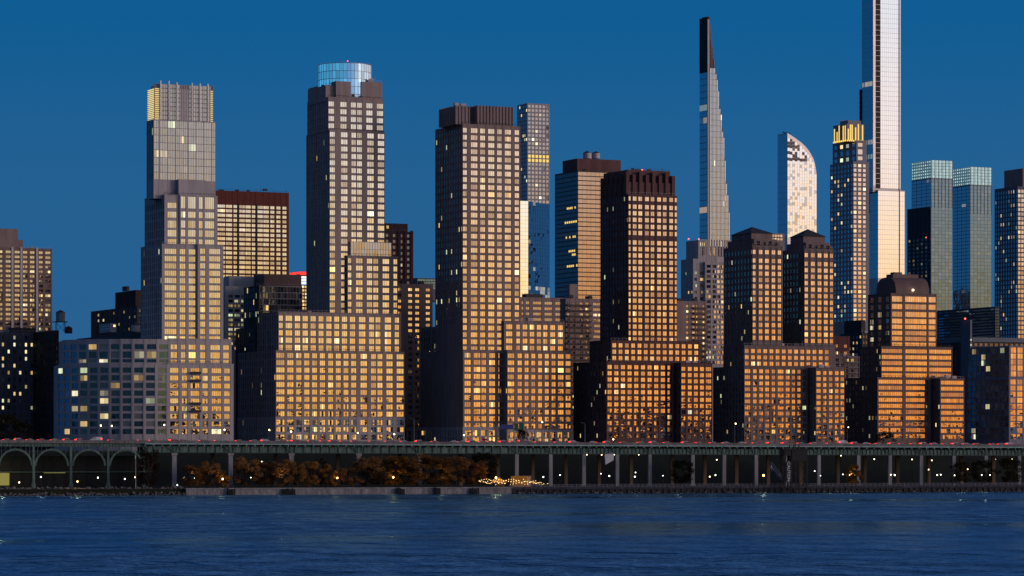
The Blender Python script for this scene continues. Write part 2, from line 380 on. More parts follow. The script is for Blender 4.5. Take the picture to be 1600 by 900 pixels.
# ---- taupe tower with round glass crown
b = Building('apartment_tower', 'taupe brick tower with round blue glass drum on top and wide glowing podium', 'tower', 431, 1652)
C1 = [(432, 445), (449, 459), (463, 471.5), (475.5, 484), (488, 496), (500, 508.5), (513, 521), (525, 533), (537, 545), (549, 557), (563.5, 574), (580, 588), (590, 598), (604, 614), (620, 631)]
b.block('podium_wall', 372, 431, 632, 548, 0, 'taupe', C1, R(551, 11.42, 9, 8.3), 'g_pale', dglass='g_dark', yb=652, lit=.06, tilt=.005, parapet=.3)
b.block('podium_base', 371, 430.6, 632.3, 651.5, -.3, 'pale_base', C1, [(655.5, 664), (667, 675), (679, 687)], 'g_pale', lit=.25, tilt=.01, lk=.8)
C2 = [(436, 442.5), (446.5, 457), (461, 469.5), (473, 481.5), (485.5, 494), (498, 506), (510, 518.5), (522.5, 530.5), (534.5, 543), (547, 555.5), (561, 571.5), (577, 585), (587, 595), (601.5, 611.5), (617, 624)]
b.block('podium_wall', 402, 435, 627, 488, 2.0, 'taupe', C2, R(492.7, 11.42, 5, 8.8), 'g_pale', dglass='g_dark', lit=.06, parapet=.4)
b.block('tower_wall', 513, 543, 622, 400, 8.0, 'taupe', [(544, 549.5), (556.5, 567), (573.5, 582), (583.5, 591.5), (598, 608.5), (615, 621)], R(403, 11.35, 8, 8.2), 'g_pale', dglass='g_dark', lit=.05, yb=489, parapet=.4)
b.block('mechanical_screen', 512, 548, 612, 377, 9.0, 'white', A(548.6, 4.2, 15, 3.8), R(378, 11.2, 2, 10.6), 'g_grey', pier=.15, span=.08, yb=401, tilt=.012, lit=0, dlit=.1)
TC = [(515.6, 524), (533, 543.5), (549.3, 556.8), (558, 566), (574, 584.5), (590.5, 600.8)]
b.block('tower_wall', 478.5, 515, 601, 203, 10.0, 'taupe', TC, R(205.5, 11.12, 26, 8.2), 'g_pale', lit=.03, yb=490, dlit=.02)
b.block('tower_wall', 480, 513, 599.5, 151, 11.0, 'taupe', [(513.5, 522.5), (532, 542), (548.5, 556.5), (558, 566), (572.5, 582.5), (589, 599)], R(158, 11.4, 4, 8.2), 'g_pale', yb=204, dlit=.06)
gs = MB(); S = b.corner(520, 9.6)[1]
for (p, q) in ((515.6, 524), (590.5, 600.8)):
    for k in range(26):
        zz = b.z(205.5 + 11.12 * k - .9, S); gs.box(b.corner(p, 9.7)[0], b.corner(q, 9.7)[0], 9.72, 10.1, zz - .2, zz + .2)
b.add('glass_corner_rail', gs, 'grey_metal')
b.block('crown_wall', 482, 525, 548, 126.5, 12.0, 'taupe', yb=158, depth=6)
b.block('crown_wall', None, 565, 597.5, 127.5, 12.0, 'taupe', yb=158, depth=8)
b.block('crown_wall', 481, 509, 526, 133, 14.0, 'taupe', yb=158)
b.block('crown_wall', None, 547, 566, 151, 12.1, 'taupe', yb=158, depth=4)
# glass drum
uc, S = b.corner(538.5, 27.5); rad = 41.5 / F * S; vc = 27.5
zb_, zt_ = b.z(152, S), b.z(103, S)
core = MB(); core.prism([(uc + (rad - .7) * math.cos(t * math.pi / 24), vc + (rad - .7) * math.sin(t * math.pi / 24)) for t in range(48)], zb_ - 12, zt_ - 1); b.add('drum_core', core, 'dark')
dr = MB(); bars = MB()
nseg = 44; rowz = [zb_ - 12 + (zt_ - zb_ + 12) * k / 7 for k in range(8)]
for i in range(nseg):
    t0, t1 = 2 * math.pi * i / nseg, 2 * math.pi * (i + 1) / nseg
    px, py = math.cos((t0 + t1) / 2), math.sin((t0 + t1) / 2)
    for k in range(7):
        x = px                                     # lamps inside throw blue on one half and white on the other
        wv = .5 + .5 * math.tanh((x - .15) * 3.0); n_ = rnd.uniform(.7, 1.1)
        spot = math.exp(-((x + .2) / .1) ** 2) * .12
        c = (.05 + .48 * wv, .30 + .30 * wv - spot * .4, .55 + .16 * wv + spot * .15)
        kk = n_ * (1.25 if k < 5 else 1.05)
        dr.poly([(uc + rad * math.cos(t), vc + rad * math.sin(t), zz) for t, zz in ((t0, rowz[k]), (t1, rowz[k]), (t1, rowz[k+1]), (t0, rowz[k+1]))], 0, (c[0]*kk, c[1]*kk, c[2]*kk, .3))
    bars.tube((uc + (rad + .05) * math.cos(t0), vc + (rad + .05) * math.sin(t0), rowz[0]), (uc + (rad + .05) * math.cos(t0), vc + (rad + .05) * math.sin(t0), zt_ + .6), .13, n=4)
for k in range(1, 8):
    zz = rowz[k]
    for i in range(nseg):
        t0, t1 = 2 * math.pi * i / nseg, 2 * math.pi * (i + 1) / nseg
        bars.tube((uc + (rad + .08) * math.cos(t0), vc + (rad + .08) * math.sin(t0), zz), (uc + (rad + .08) * math.cos(t1), vc + (rad + .08) * math.sin(t1), zz), .17, n=4)
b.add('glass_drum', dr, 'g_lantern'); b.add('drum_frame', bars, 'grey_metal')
bc = MB(); bc.ball((uc - 4, vc - rad, zt_ + .9), .26); b.add('beacon', bc, 'beacon')
b.done()

# ---- brown tower with ribbed crown
b = Building('apartment_tower', 'tall brown brick tower with ribbed flat crown and orange lit podium wing', 'tower', 723, 1674)
C = [(723.6, 730), (736, 746.5), (750.5, 758.5), (763, 773), (777, 784.5), (789, 799), (804.5, 811.5)]
b.block('tower_wall', 680, 723, 813, 193, 0, 'brown', C, R(199.3, 11.02, 32, 7.9), 'g_warm', lit=.045, dlit=.06, tilt=.003, yb=548)
b.block('podium_wall', 659, 723.5, 787, 546, -.8, 'brown', [(726, 736), (740.5, 751), (752.5, 760), (764.5, 774), (779, 786)], R(551, 11.0, 11, 8), 'g_warm', dglass='g_dark', lit=.08, dlit=.06, tilt=.007, yb=668)
b.block('podium_wall', 657, 722.2, 786, 507, .5, 'brown', [], R(512, 11.0, 15, 8), 'g_dark', dlit=.05)
b.block('podium_wall', 780, 787.5, 882, 502, -1.5, 'brown', [(791, 801), (807, 813), (817, 824.5), (828, 835.5), (839, 846), (849, 856), (860, 868), (872, 880)], R(506.5, 11.0, 4, 8), 'g_warm', lit=.05, parapet=.3)
b.block('podium_wall', 786, 792.5, 893, 547.5, -5.5, 'brown', [(793.5, 804), (809, 816), (820, 826.5), (830.5, 837), (841, 847.5), (851.5, 858), (862, 868.5), (872, 881), (884, 892)], R(552, 11.0, 11, 7.6), 'g_warm', lit=.06, tilt=.006, yb=672, parapet=.3)
b.block('podium_base', 786, 792.2, 893.4, 671.5, -5.8, 'pale_base', A(795, 10.9, 9, 7.6), [(675, 684), (685, 690)], 'g_stone', lit=.3)
b.block('podium_base', 657, 723, 790, 667, -1.2, 'pale_base', A(727, 12.4, 5, 9.5), [(672, 681), (683, 690)], 'g_stone', lit=.2)
for (xl, xc, xr, yt, vv) in ((687, 712, 733, 165.5, 2.2), (736, 746, 801, 165, 1.4), (None, 733, 747, 166.5, 7.0)):
    r = b.block('crown_wall', xl, xc, xr, yt, vv, 'brown', yb=194)
    rb = MB(); u0, u1, v0, v1, z0, z1, S = r; n = max(2, round((u1 - u0) / 1.9))
    for i in range(n + 1): u = u0 + (u1 - u0) * i / n; rb.box(u - .22, u + .22, v0 - .4, v0 - .003, z0, z1 + .3)
    if xl:
        n = max(2, round((v1 - v0) / 2.2))
        for i in range(n + 1): v = v0 + (v1 - v0) * i / n; rb.box(u0 - .4, u0 - .003, v - .2, v + .2, z0, z1 + .3)
    b.add('crown_rib', rb, 'brown')
b.done()

# ---- dark red brick tower
b = Building('apartment_tower', 'dark red-brown brick tower with fluted crown and two-step podium', 'tower', 982, 1692)
C = [(982.5, 986), (989, 995.4), (997.6, 1004), (1008, 1014.5), (1017, 1023), (1027, 1033.4), (1036, 1042.2), (1046, 1052.2), (1054.6, 1058)]
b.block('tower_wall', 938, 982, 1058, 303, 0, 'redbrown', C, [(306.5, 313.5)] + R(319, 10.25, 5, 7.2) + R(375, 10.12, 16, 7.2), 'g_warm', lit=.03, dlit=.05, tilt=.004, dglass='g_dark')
b.block('podium_wall', 921, 955, 1095, 532, -1.5, 'redbrown', A(957, 9.85, 14, 6.4), R(536, 10.0, 3, 7), 'g_warm', lit=.03, parapet=.3)
b.block('podium_wall', 896, 948, 1053, 565.5, -4.5, 'redbrown', A(949.5, 10.4, 10, 7.0), R(570, 9.75, 12, 6.8), 'g_warm', dglass='g_dark', lit=.03, dlit=.06, tilt=.004, parapet=.3)
b.block('podium_wall', 1053, 1064, 1113, 567.5, -10.5, 'redbrown', [(1065, 1071.5), (1075, 1081.5), (1084.5, 1091), (1094, 1100.5), (1103, 1112)], R(573, 9.65, 12, 6.7), 'g_warm', dglass='g_dark', lit=.03, tilt=.004, parapet=.3)
def shadow_strips(b, pxs, v0, ya, yb_):
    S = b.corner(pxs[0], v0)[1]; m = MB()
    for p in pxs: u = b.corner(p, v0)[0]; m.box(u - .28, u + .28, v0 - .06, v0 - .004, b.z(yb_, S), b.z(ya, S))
    b.add('recess_shadow', m, 'black')  # black strips paint the shadow of the recesses between bays
shadow_strips(b, (987.3, 1006, 1025, 1044.2), 0, 305, 533); shadow_strips(b, (1000.8, 1021.4, 1041.6), -4.5, 568, 688)
b.block('crown_wall', 943, 981, 1047, 265, 3.5, 'redbrown', yb=304)
r = b.block('crown_wall', 941, 980, 1051.5, 284, 1.8, 'redbrown', yb=304)
u0, u1, v0, v1, z0, z1, S = r; rb = MB()
for i in range(8): u = u0 + (u1 - u0) * i / 7; rb.box(u - .9, u + .9, v0 - .7, v0 + 1.68, z0, z1 + (4 if i % 2 else 5.5))
for i in range(6): v = v0 + 1.5 + (v1 - v0 - 1.5) * i / 5; rb.box(u0 - .7, u0 + 1.2, v - .8, v + .8, z0, z1 + 4)
b.add('crown_buttress', rb, 'redbrown')
bc = MB(); bc.ball((u0 + 12, v0 + 6, b.z(263, S)), .4); b.add('beacon', bc, 'beacon')
b.done()

# ---- twin towers with pyramid roofs on one podium
b = Building('apartment_tower', 'umber brick pair of pyramid roofed towers rising from one shared podium', 'tower', 1176, 1712)
shadow_strips(b, (1183.6, 1194, 1204.2, 1214), 0, 386, 541); shadow_strips(b, (1265.4, 1276, 1286, 1295.6), 0, 391, 541)
def twin(xl, xc, xr, yt, C, st, cap, apex, r0):
    b.block('tower_wall', xl, xc, xr, yt, 0, 'umber', C, [(r0, r0 + 7)] + R(r0 + 13.5, 10.05, 13, 7), 'g_warm', lit=.03, dlit=.07, tilt=.003)
    b.block('upper_storey', xl + 6, xc + 2, st[0], st[1], 2.0, 'umber', yb=yt + 1)
    u0, u1, v0, v1, z0, z1, S = b.block('top_storey', xl + 12, xc - 2, cap[0], cap[1], 4.5, 'umber', yb=st[1] + 1)
    m = MB(); ua, va = (u0 + u1) / 2, (v0 + v1) / 2; za = b.z(apex[1], S + 10)
    e = [(u0 - .6, v0 - .6, z1), (u1 + .6, v0 - .6, z1), (u1 + .6, v1 + .6, z1), (u0 - .6, v1 + .6, z1)]
    for i in range(4): m.poly([e[i], e[(i + 1) % 4], (ua, va, za)])
    m.poly([e[3], e[2], e[1], e[0]]); b.add('pyramid_roof', m, 'slate')
    st_ = MB(); u2, u3 = b.corner(xc, 0)[0], b.corner(xr, 0)[0]
    for i in range(5): u = u2 + (u3 - u2) * (i + .5) / 5; st_.box(u - .8, u + .8, .3, 2.5, b.z(yt, S), b.z(yt, S) + 1.6 + .5 * (i % 2))
    b.add('parapet_merlon', st_, 'umber')
twin(1131, 1176, 1222, 383, [(1176.4, 1181.2), (1186, 1192), (1195.5, 1202), (1206, 1212), (1215.5, 1221.2)], (1214.5, 373), (1207, 364), (1175, 354), 390)
twin(1223, 1257, 1303, 388, [(1257.5, 1263), (1267.3, 1274), (1277.8, 1284.2), (1287.5, 1294), (1297, 1302.2)], (1296, 378.5), (1289, 369), (1256, 358), 395)
b.block('podium_wall', 1130, 1163, 1305, 540, -2, 'umber', A(1164.2, 9.62, 14, 6.4), R(545, 9.8, 3, 6.6), 'g_warm', lit=.04, dlit=.1, parapet=.3)
b.block('podium_wall', 1114, 1163, 1262, 573, -5, 'umber', [(1164, 1173), (1177, 1183), (1186.5, 1193), (1196, 1202.5), (1206, 1212), (1215.5, 1225), (1228, 1234.5), (1237.5, 1243), (1246, 1251.5), (1254, 1260)], R(576.7, 9.45, 12, 6.4), 'g_warm', dglass='g_dark', lit=.04, dlit=.06, tilt=.005, parapet=.3)
b.block('podium_wall', 1262, 1275, 1320, 575, -12, 'umber', [(1276, 1283), (1286.5, 1292), (1295.5, 1301.5), (1305, 1311), (1313.5, 1319.5)], R(579.5, 9.4, 12, 6.4), 'g_warm', lit=.04, tilt=.004, parapet=.3)
b.done()

# ---- granite office block with barrel vault roof
b = Building('office_tower', 'dark granite block with ribbon windows and a barrel vaulted roof', 'tower', 1371, 1725)
GR = [(.85, .95, .5), (.95, .95, .6), (1, .8, .4)]
RB = [(462.5, 471.5), (474.5, 483), (486.5, 495), (497.5, 505.5), (507, 514), (516.5, 523.5), (525.5, 532.5), (534.5, 540.5)]
b.block('tower_wall', 1356, 1392, 1463.5, 459, 4, 'granite', [(1394, 1410.5), (1414.5, 1448.3), (1451.2, 1462.6)], RB, 'g_warm', lit=.02, dlit=.35, dn=3, pw=1.0, tilt=.003, lk=.8, parapet=.4)
b.block('podium_wall', 1343, 1377, 1488, 541.5, 1.5, 'granite', [(1378, 1410.5), (1415, 1449), (1452, 1487)], R(545, 9.42, 5, 6.6), 'g_warm', pw=1.0, tilt=.003, lit=0, dlit=.08, parapet=.3)
b.block('podium_wall', 1320, 1371, 1455, 590.5, -.5, 'granite', [(1373, 1410.5), (1415.5, 1450)], R(593, 9.45, 10, 6.6), 'g_warm', pw=1.0, tilt=.004, lit=0, dlit=.14, lk=.8, parapet=.3)
b.block('podium_wall', 1455, 1469, 1507, 592, -8, 'granite', [(1470.5, 1506.3)], R(594.5, 9.45, 10, 6.6), 'g_warm', pw=1.0, tilt=.004, lit=0, parapet=.3)
u0, S = b.corner(1412, 7); z0 = b.z(459, S); uL = b.corner(1400, 7)[0]; uR = b.corner(1452, 7)[0]
vA, vB = 7.0, b.vleft(uL, 1369); rr = (vB - vA) / 2; vc = (vA + vB) / 2
hh = b.z(431, S) - z0
m = MB(); N_ = 20
arc = [(vc - rr * math.copysign(abs(math.cos(math.pi * k / N_)) ** .72, math.cos(math.pi * k / N_)), z0 - .5 + (hh * math.sin(math.pi * k / N_) ** .72 if 0 < k < N_ else 0)) for k in range(N_ + 1)]
for k in range(N_): m.poly([(uL, arc[k][0], arc[k][1]), (uR, arc[k][0], arc[k][1]), (uR, arc[k+1][0], arc[k+1][1]), (uL, arc[k+1][0], arc[k+1][1])])
m.poly([(uL, a, z) for a, z in reversed(arc)]); m.poly([(uR, a, z) for a, z in arc])
b.add('barrel_vault', m, 'granite')
m = MB(); m.box(uL + 2, uR - 3, vc - 4, vc + 3, z0 + hh * .8, z0 + hh + 1.2); m.box(uL + 4, uL + 9, vc - 2, vc + 2, z0 + hh + 1.2, z0 + hh + 2.4); b.add('roof_plant', m, 'granite')
m = MB(); m.ball((b.corner(1427, 6)[0], 6.2, b.z(453, S)), .55); b.add('roof_lamp', m, 'lamp')
b.done()

# ------------------------------------------------------------------ buildings behind and beside the front row
b = Building('apartment_block', 'pinkish brick slab with a water tank house, at the frame edge beyond the dark block', 'building', -40, 2100)
b.block('wall', None, -40, 81.5, 385.5, 0, solid('pinkish_brick', (.2, .135, .115), .9, .12), [(-3, 4), (9, 17), (23, 31), (36, 43), (47, 54), (61, 67), (71, 79)], R(390, 7.52, 17, 4.3), 'g_stone', lit=.12, depth=20, pw=1.6)
b.block('roof_house', None, -30, 28, 356, 3, 'brown', yb=387, depth=10); b.block('roof_house', None, -35, 36, 373, 2, 'brown', yb=387, depth=13)
pr = MB(); S = b.corner(20, -.4)[1]
for p in (19.5, 33.5, 58): u = b.corner(p, -.4)[0]; pr.box(u - .7, u + .7, -.4, .02, -3, b.z(386, S))
b.add('pilaster', pr, 'white'); b.done()
b = Building('apartment_block', 'dim grey stone block beside the dark tree, below the pinkish slab', 'building', -10, 1780)
b.block('wall', -60, -10, 60, 519, 0, solid('dim_grey_stone', (.09, .095, .11), .9, .2), A(-6, 9, 7, 3.6), R(524, 11, 14, 6), 'g_dark', lit=.16)
b.block('roof_house', None, 18, 56, 512, 6, 'dark', yb=520, depth=6); b.done()
b = Building('scaffolded_block', 'black unlit block wrapped in scaffold netting beside the curved podium', 'building', 84, 1755)
b.block('wall', 37, 84, 92, 516, 0, 'black', A(85, 3, 2, 2), R(530, 11, 12, 6), 'g_dark', lit=.0, dlit=.012)
sf = MB(); u0, S = b.corner(84, 0); v1 = b.vleft(u0, 37)
for i in range(14): v = i * v1 / 13; sf.tube((u0 - .9, v, -2), (u0 - .9, v, b.z(510 + rnd.uniform(-3, 6), S)), .07, n=4)
for i in range(16): z = i * 3.4; sf.box(u0 - 1.1, u0 - .7, 0, v1, z, z + .12)
b.add('scaffold', sf, 'dark'); b.done()
b = Building('apartment_block', 'near black brick block with a square roof house behind the water tanks', 'building', 214, 1960)
b.block('wall', 142, 214, 236, 478, 0, 'dark', A(217, 7, 3, 3), R(483, 9.2, 8, 4.5), 'g_dark', dlit=.2, dn=9, dfr=.35)
b.block('roof_house', 180, 212, 222, 453, 4, solid('sooty_brick', (.05, .03, .028), .9, .2), yb=479); b.block('roof_house', 191, 198, 202, 447, 6, 'dark', yb=454); b.done()
b = Building('low_block', 'low dark roof carrying a white plant house and tank, behind the curved podium', 'building', 225, 1770)
b.block('wall', 120, 225, 235, 519, 0, 'dark'); b.done()
b = Building('plant_house', 'small white banded rooftop plant house with one lit window', 'roof house', 172, 1772)
b.block('wall', 155, 172, 182, 505, 0, solid('white_panel', (.33, .33, .36), .7, .1), [(177, 181)], [(507, 511)], 'g_stone', lit=1, yb=519, dn=1, drows=[(508, 510), (512.5, 514)], dfr=.9, dlit=0); b.root.location.z = GZ; b.done()
b = Building('apartment_slab', 'red brick slab with tall bright window bays between the pale tower and the taupe tower', 'building', 330, 2170)
b.block('wall', None, 330, 451.5, 297, 0, 'red', [(340, 352), (353, 363), (365, 371), (374, 383), (383.6, 392), (393.6, 399.6), (402.5, 411), (411.6, 420.5), (422.5, 429), (432, 438.5), (441.5, 448)], [(319, 324)] + R(326, 7.32, 15, 5), 'g_pale', depth=18, lit=.04, tilt=.004, pw=1.5)
rr_ = MB(); S = b.corner(400, 0)[1]
for p in (372.5, 401): u = b.corner(p, -.3)[0]; rr_.box(u - .55, u + .55, -.5, .02, -3, b.z(319, S))
b.add('dark_strip', rr_, 'black')
rl = MB(); u = b.corner(447, 3)[0]; rl.tube((u, 3, b.z(297, S)), (u, 3, b.z(293.5, S)), .12, n=4); u = b.corner(413, 3)[0]; rl.box(u - 1, u + 2, 2, 4, b.z(297, S) - .01, b.z(294, S)); b.add('roof_vent', rl, 'dark'); b.done()
b = Building('apartment_block', 'slim white block with orange windows squeezed behind the pale tower', 'building', 352, 1785)
b.block('wall', 345, 352, 381, 447, 0, 'white', [(357, 364), (366.5, 375), (377, 380.5)], R(460.5, 7.4, 12, 4.5), 'g_stone', lit=.7, lk=.75, tilt=.006, dlit=.1)  # orange sky reflection put into the panes as their own glow
b.block('penthouse', 350, 358, 397, 431, 3, 'white', yb=448); b.done()
b = Building('office_block', 'dark office block with thin white window bands, below the red slab', 'building', 405, 1780)
b.block('wall', 378, 405, 472, 446, 0, 'dark', A(406, 4.7, 14, 4.3), R(448, 9.6, 5, 8), 'g_dark', pier=.2, span=.1, lit=.03, dlit=.12)
bd = MB(); u0, S = b.corner(405, 0); u1 = b.corner(472, 0)[0]
for k in range(5): zz = b.z(447 + 9.6 * k, S); bd.box(u0, u1, -.25, -.02, zz - .18, zz + .18)
for k in range(15): u = u0 + (u1 - u0) * k / 14; bd.box(u - .06, u + .06, -.22, -.01, b.z(487, S), b.z(447, S))
b.add('white_band', bd, 'white')
b.block('penthouse', 396, 413, 471, 428, 5, 'granite', yb=447); b.done()
b = Building('office_block', 'black featureless block against the wide podium\'s shaded flank', 'building', 398, 1760)
b.block('wall', 364, 398, 410, 511, 0, 'dark', A(400, 4, 2, 2.5), R(520, 11, 14, 5), 'g_dark', dlit=.03); b.done()
b = Building('theatre_building', 'building topped with red and blue-white neon bands next to the taupe tower', 'building', 469, 2060)
b.block('wall', 452, 469, 488, 424, 0, 'dark', A(472, 5, 3, 4), R(446, 5.6, 7, 4), 'g_stone', lit=.8, dlit=.3)
nb = MB(); u0, S = b.corner(469, 0); u1 = b.corner(482, 0)[0]; v1 = b.vleft(u0, 453)
nb.box(u0 - .3, u1, -.3, -.01, b.z(429.5, S), b.z(424.5, S)); nb.box(u0 - .3, u0 - .01, -.005, v1, b.z(428, S), b.z(424.5, S)); b.add('red_neon', nb, 'redlit')
nb = MB()
for k in range(3): nb.box(u0, u1, -.3, -.01, b.z(434.6 + 4.4 * k, S), b.z(431.6 + 4.4 * k, S))
b.add('white_neon', nb, 'whitelit')
nb = MB()
for k in range(3): nb.box(u0, u1, -.25, -.01, b.z(436.0 + 4.4 * k, S), b.z(434.7 + 4.4 * k, S))
b.add('blue_neon', nb, 'bluelit'); b.done()
b = Building('apartment_tower', 'narrow red-brown tower peeking out behind the taupe tower', 'tower', 596, 2290)
b.block('wall', None, 596, 645, 361, 0, 'redbrown', A(603, 11, 4, 4), R(365, 9.2, 9, 5), 'g_dark', depth=18, lit=.14)
b.block('roof_house', None, 596, 637, 348.5, 2, 'redbrown', [(604, 608)], [(352, 357)], 'g_stone', yb=362, depth=12)
pr = MB(); S = b.corner(620, -.6)[1]
for p in (624, 634, 643.5): u = b.corner(p, -.6)[0]; pr.box(u - 1, u + 1, -.8, .02, -3, b.z(360, S))
b.add('pilaster', pr, 'redbrown'); b.done()
b = Building('apartment_tower', 'brown brick tower with small paired windows between two front towers', 'tower', 615, 1765)
b.block('wall', None, 615, 676, 443, 0, 'brown', [(622, 627), (638, 644.3), (649, 655.3), (665.5, 672)], R(449.5, 9.2, 25, 4.8), 'g_warm', depth=20, lit=.06, pw=1.1); b.done()
b = Building('glass_block', 'small far blue glass block above the brown paired window tower', 'building', 652, 3000)
b.block('wall', None, 652, 690, 434, 0, 'bluegrey', A(653, 4, 9, 3.5), R(436, 4, 4, 3), 'g_teal', depth=20, lit=0, yb=470); b.done()
b = Building('annex', 'low stone colonnade annex behind the viaduct beside the brown tower', 'building', 635, 1715)
b.block('wall', None, 635, 697, 669, 0, 'brown', A(638, 7, 8, 4.2), [(673, 680), (682, 690)], 'g_dark', depth=15, lit=.06, parapet=.6); b.done()

b = Building('slender_tower', 'thin pale concrete tower with a square window grid behind the tall brown tower', 'skyscraper', 824, 3900)
LITR = [(241.5, 246), (248, 252.5)]
b.block('wall', 808, 824, 859, 161, 0, solid('pale_grid_concrete', (.34, .33, .35), .8, .06), A(825.4, 5.65, 6, 3.9), [r_ for r_ in R(163.5, 6.48, 24, 4.3)], 'g_grey', dglass='g_blue', dn=6, dfr=.62, lit=.06, dlit=.12, pw=6, yb=330)
S = b.corner(824, 0)[1]; lt = MB()
for (ya, yb_) in LITR:
    for (p, q) in A(825.6, 5.65, 6, 3.6): lt.box(b.corner(p, 0)[0], b.corner(q, 0)[0], .1, .2, b.z(yb_, S), b.z(ya, S))
b.add('lit_floor', lt, 'gold'); b.done()
# glass tower with a bright and a dark face
b = Building('glass_tower', 'two-tone glass tower, one white mirror face and one dark blue face', 'skyscraper', 811, 2500)
u0, S = b.corner(811, 0); u1 = b.corner(825.5, 0)[0]; zt = b.z(313.5, S)
aa = math.radians(38); wl = 36.0
p2 = None
for k in range(1, 400):                              # walk the second face until it reaches the measured silhouette
    q = (u1 + k * .2 * math.cos(aa), k * .2 * math.sin(aa)); X = b.X0 + q[0] * b.c - q[1] * b.s; Y = b.Y0 + q[0] * b.s + q[1] * b.c
    if CX + F * X / Y > 859: p2 = q; break
m = MB(); m.prism([(u0, .2), (u1 - .05, .2), (p2[0] - .2, p2[1] + .1), (p2[0] - 6, p2[1] + 25), (u0, 40)], -3, zt - .5); b.add('core', m, 'dark')
nz = 26; zb0 = b.z(470, S)
for k in range(nz):
    za = zb0 + (zt - zb0) * k / nz; zb2 = zb0 + (zt - zb0) * (k + 1) / nz - .12
    b.window('L', u0, 0, 0, u1 - u0 - .1, za, zb2, .1, M['g_silver'], n=3, tilt=.002, lit=0, mull=.08, blind=0)
    mm = MB(); n = 9
    for i in range(n):
        f0, f1 = i / n, (i + .94) / n; t1, t2 = rnd.gauss(0, .05), rnd.gauss(0, .05)
        lit_ = rnd.random() < (.5 if k < 4 else .03); kk = rnd.uniform(.1, .5) if lit_ else 0
        mm.poly([(u1 + (p2[0] - u1) * f0 + t1, p2[1] * f0, za), (u1 + (p2[0] - u1) * f1 - t1, p2[1] * f1, za), (u1 + (p2[0] - u1) * f1 + t2, p2[1] * f1, zb2), (u1 + (p2[0] - u1) * f0 - t2, p2[1] * f0, zb2)], 0, (kk, kk * .85, kk * .5, 0))
    b.w.append((30 - k * .1, mm, M['g_blue']))
b.done()
b = Building('office_tower', 'bronze banded glass tower with two water tanks on its roof', 'skyscraper', 903, 2250)
b.block('wall', 867, 903, 951, 266, 0, solid('bronze_cladding', (.035, .026, .024), .5, .15), [(903.4, 950.5)], R(268.5, 7.15, 28, 5.6), 'g_bronze', dglass='g_dark', dn=1, dfr=.98, pier=.2, span=.14, pw=3.2, tilt=.002, lit=.0, dlit=0, blind=.1)
S = b.corner(903, 0)[1]; lt = MB(); v1 = b.vleft(0, 867)
for (y, a, q) in ((323.5, .1, .5), (345.5, .05, .6), (369, .1, .55), (391, .05, .5), (397, .1, .3), (414.5, .02, .5)):
    for i in range(6):
        if rnd.random() < .75: lt.box(-.08, -.01, v1 * (a + (q - a) * i / 6), v1 * (a + (q - a) * (i + .6) / 6), b.z(y + 1.6, S), b.z(y - 1.6, S))
b.add('lit_floor', lt, 'gold')
b.block('penthouse', 879, 902, 970, 247.5, 5, 'redbrown', yb=267); b.done()
b = Building('apartment_block', 'mid-rise brown block with dim windows and roof plant, in front of the bronze tower', 'building', 806, 1960)
b.block('wall', None, 806, 884, 464, 0, 'brown', [(815, 818), (822, 827.5), (833, 846), (851, 863), (868, 881)], R(470.5, 8.6, 12, 4.6), 'g_dull', depth=18, lit=.05, pw=1.4)
b.block('roof_house', None, 822, 848, 459, 3, 'dark', yb=465, depth=6); b.done()
b = Building('apartment_block', 'brown block with stacked balcony lines beside the dark red tower', 'building', 884, 1900)
b.block('wall', 875, 884, 944, 466, 0, 'brown', [(886, 890), (895, 899), (906, 911), (915, 920), (927, 938)], R(472, 8.55, 24, 4.4), 'g_dull', lit=.12, pw=1.2)
bl = MB(); S = b.corner(890, 0)[1]
for k in range(22): zz = b.z(477.5 + 8.55 * k, S); bl.box(b.corner(885, 0)[0], b.corner(923, 0)[0], -1.5, -.02, zz - .2, zz + .75)
b.add('balcony', bl, solid('balcony_front', (.10, .075, .068), .9, .1))
b.block('roof_house', 886, 890, 903, 444, 6, 'brown', yb=467); b.done()
b = Building('stone_tower', 'pale limestone tower with stepped shoulders below the tapering needle tower', 'tower', 1083, 2700)
b.block('wall', 1064, 1083, 1103, 404, 0, 'pale', [(1085, 1089), (1094, 1099)], R(424, 10, 14, 4.5), 'g_dull', lit=.15, dlit=.08, dn=4)
b.block('wall', None, 1102, 1131.5, 409, -3, 'pale', [(1104, 1110.5), (1113.5, 1119), (1121, 1125), (1127, 1130.5)], R(413.5, 7.9, 20, 4.8), 'g_pale', depth=16, dn=0, lit=.08)
b.block('upper_storey', 1072, 1091, 1121, 384, 4, 'pale', [(1096, 1099), (1101, 1104), (1108, 1112), (1114, 1118)], [(386, 399)], 'g_dull', yb=410, lit=.0)
b.block('top_storey', 1072, 1091, 1108, 375, 4.2, 'pale', [(1094, 1095.6), (1097, 1098.6), (1100, 1101.6)], [(378.5, 387)], 'g_dull', lit=1, dn=0, yb=405)
bc = MB(); S = b.corner(1091, 5)[1]
for p in (1076, 1092): bc.ball((b.corner(p, 6)[0], 6, b.z(373.6, S)), .55)
b.add('beacon', bc, 'beacon'); b.done()
b = Building('apartment_block', 'brown block with long lit balconies beside the pale stepped tower', 'building', 1056, 1920)
b.block('wall', None, 1056, 1104, 470, 0, 'brown', [(1072, 1076), (1082, 1086), (1088, 1090), (1098, 1101)], R(476, 8.3, 12, 4), 'g_dull', depth=16, lit=.25, pw=1.6)
bl = MB(); S = b.corner(1090, 0)[1]
for k in range(11): zz = b.z(481.8 + 8.3 * k, S); bl.box(b.corner(1083, 0)[0], b.corner(1104, 0)[0], -1.6, -.02, zz - .2, zz + .8)
b.add('balcony', bl, solid('balcony_front_brown', (.15, .11, .095), .9, .1)); b.done()

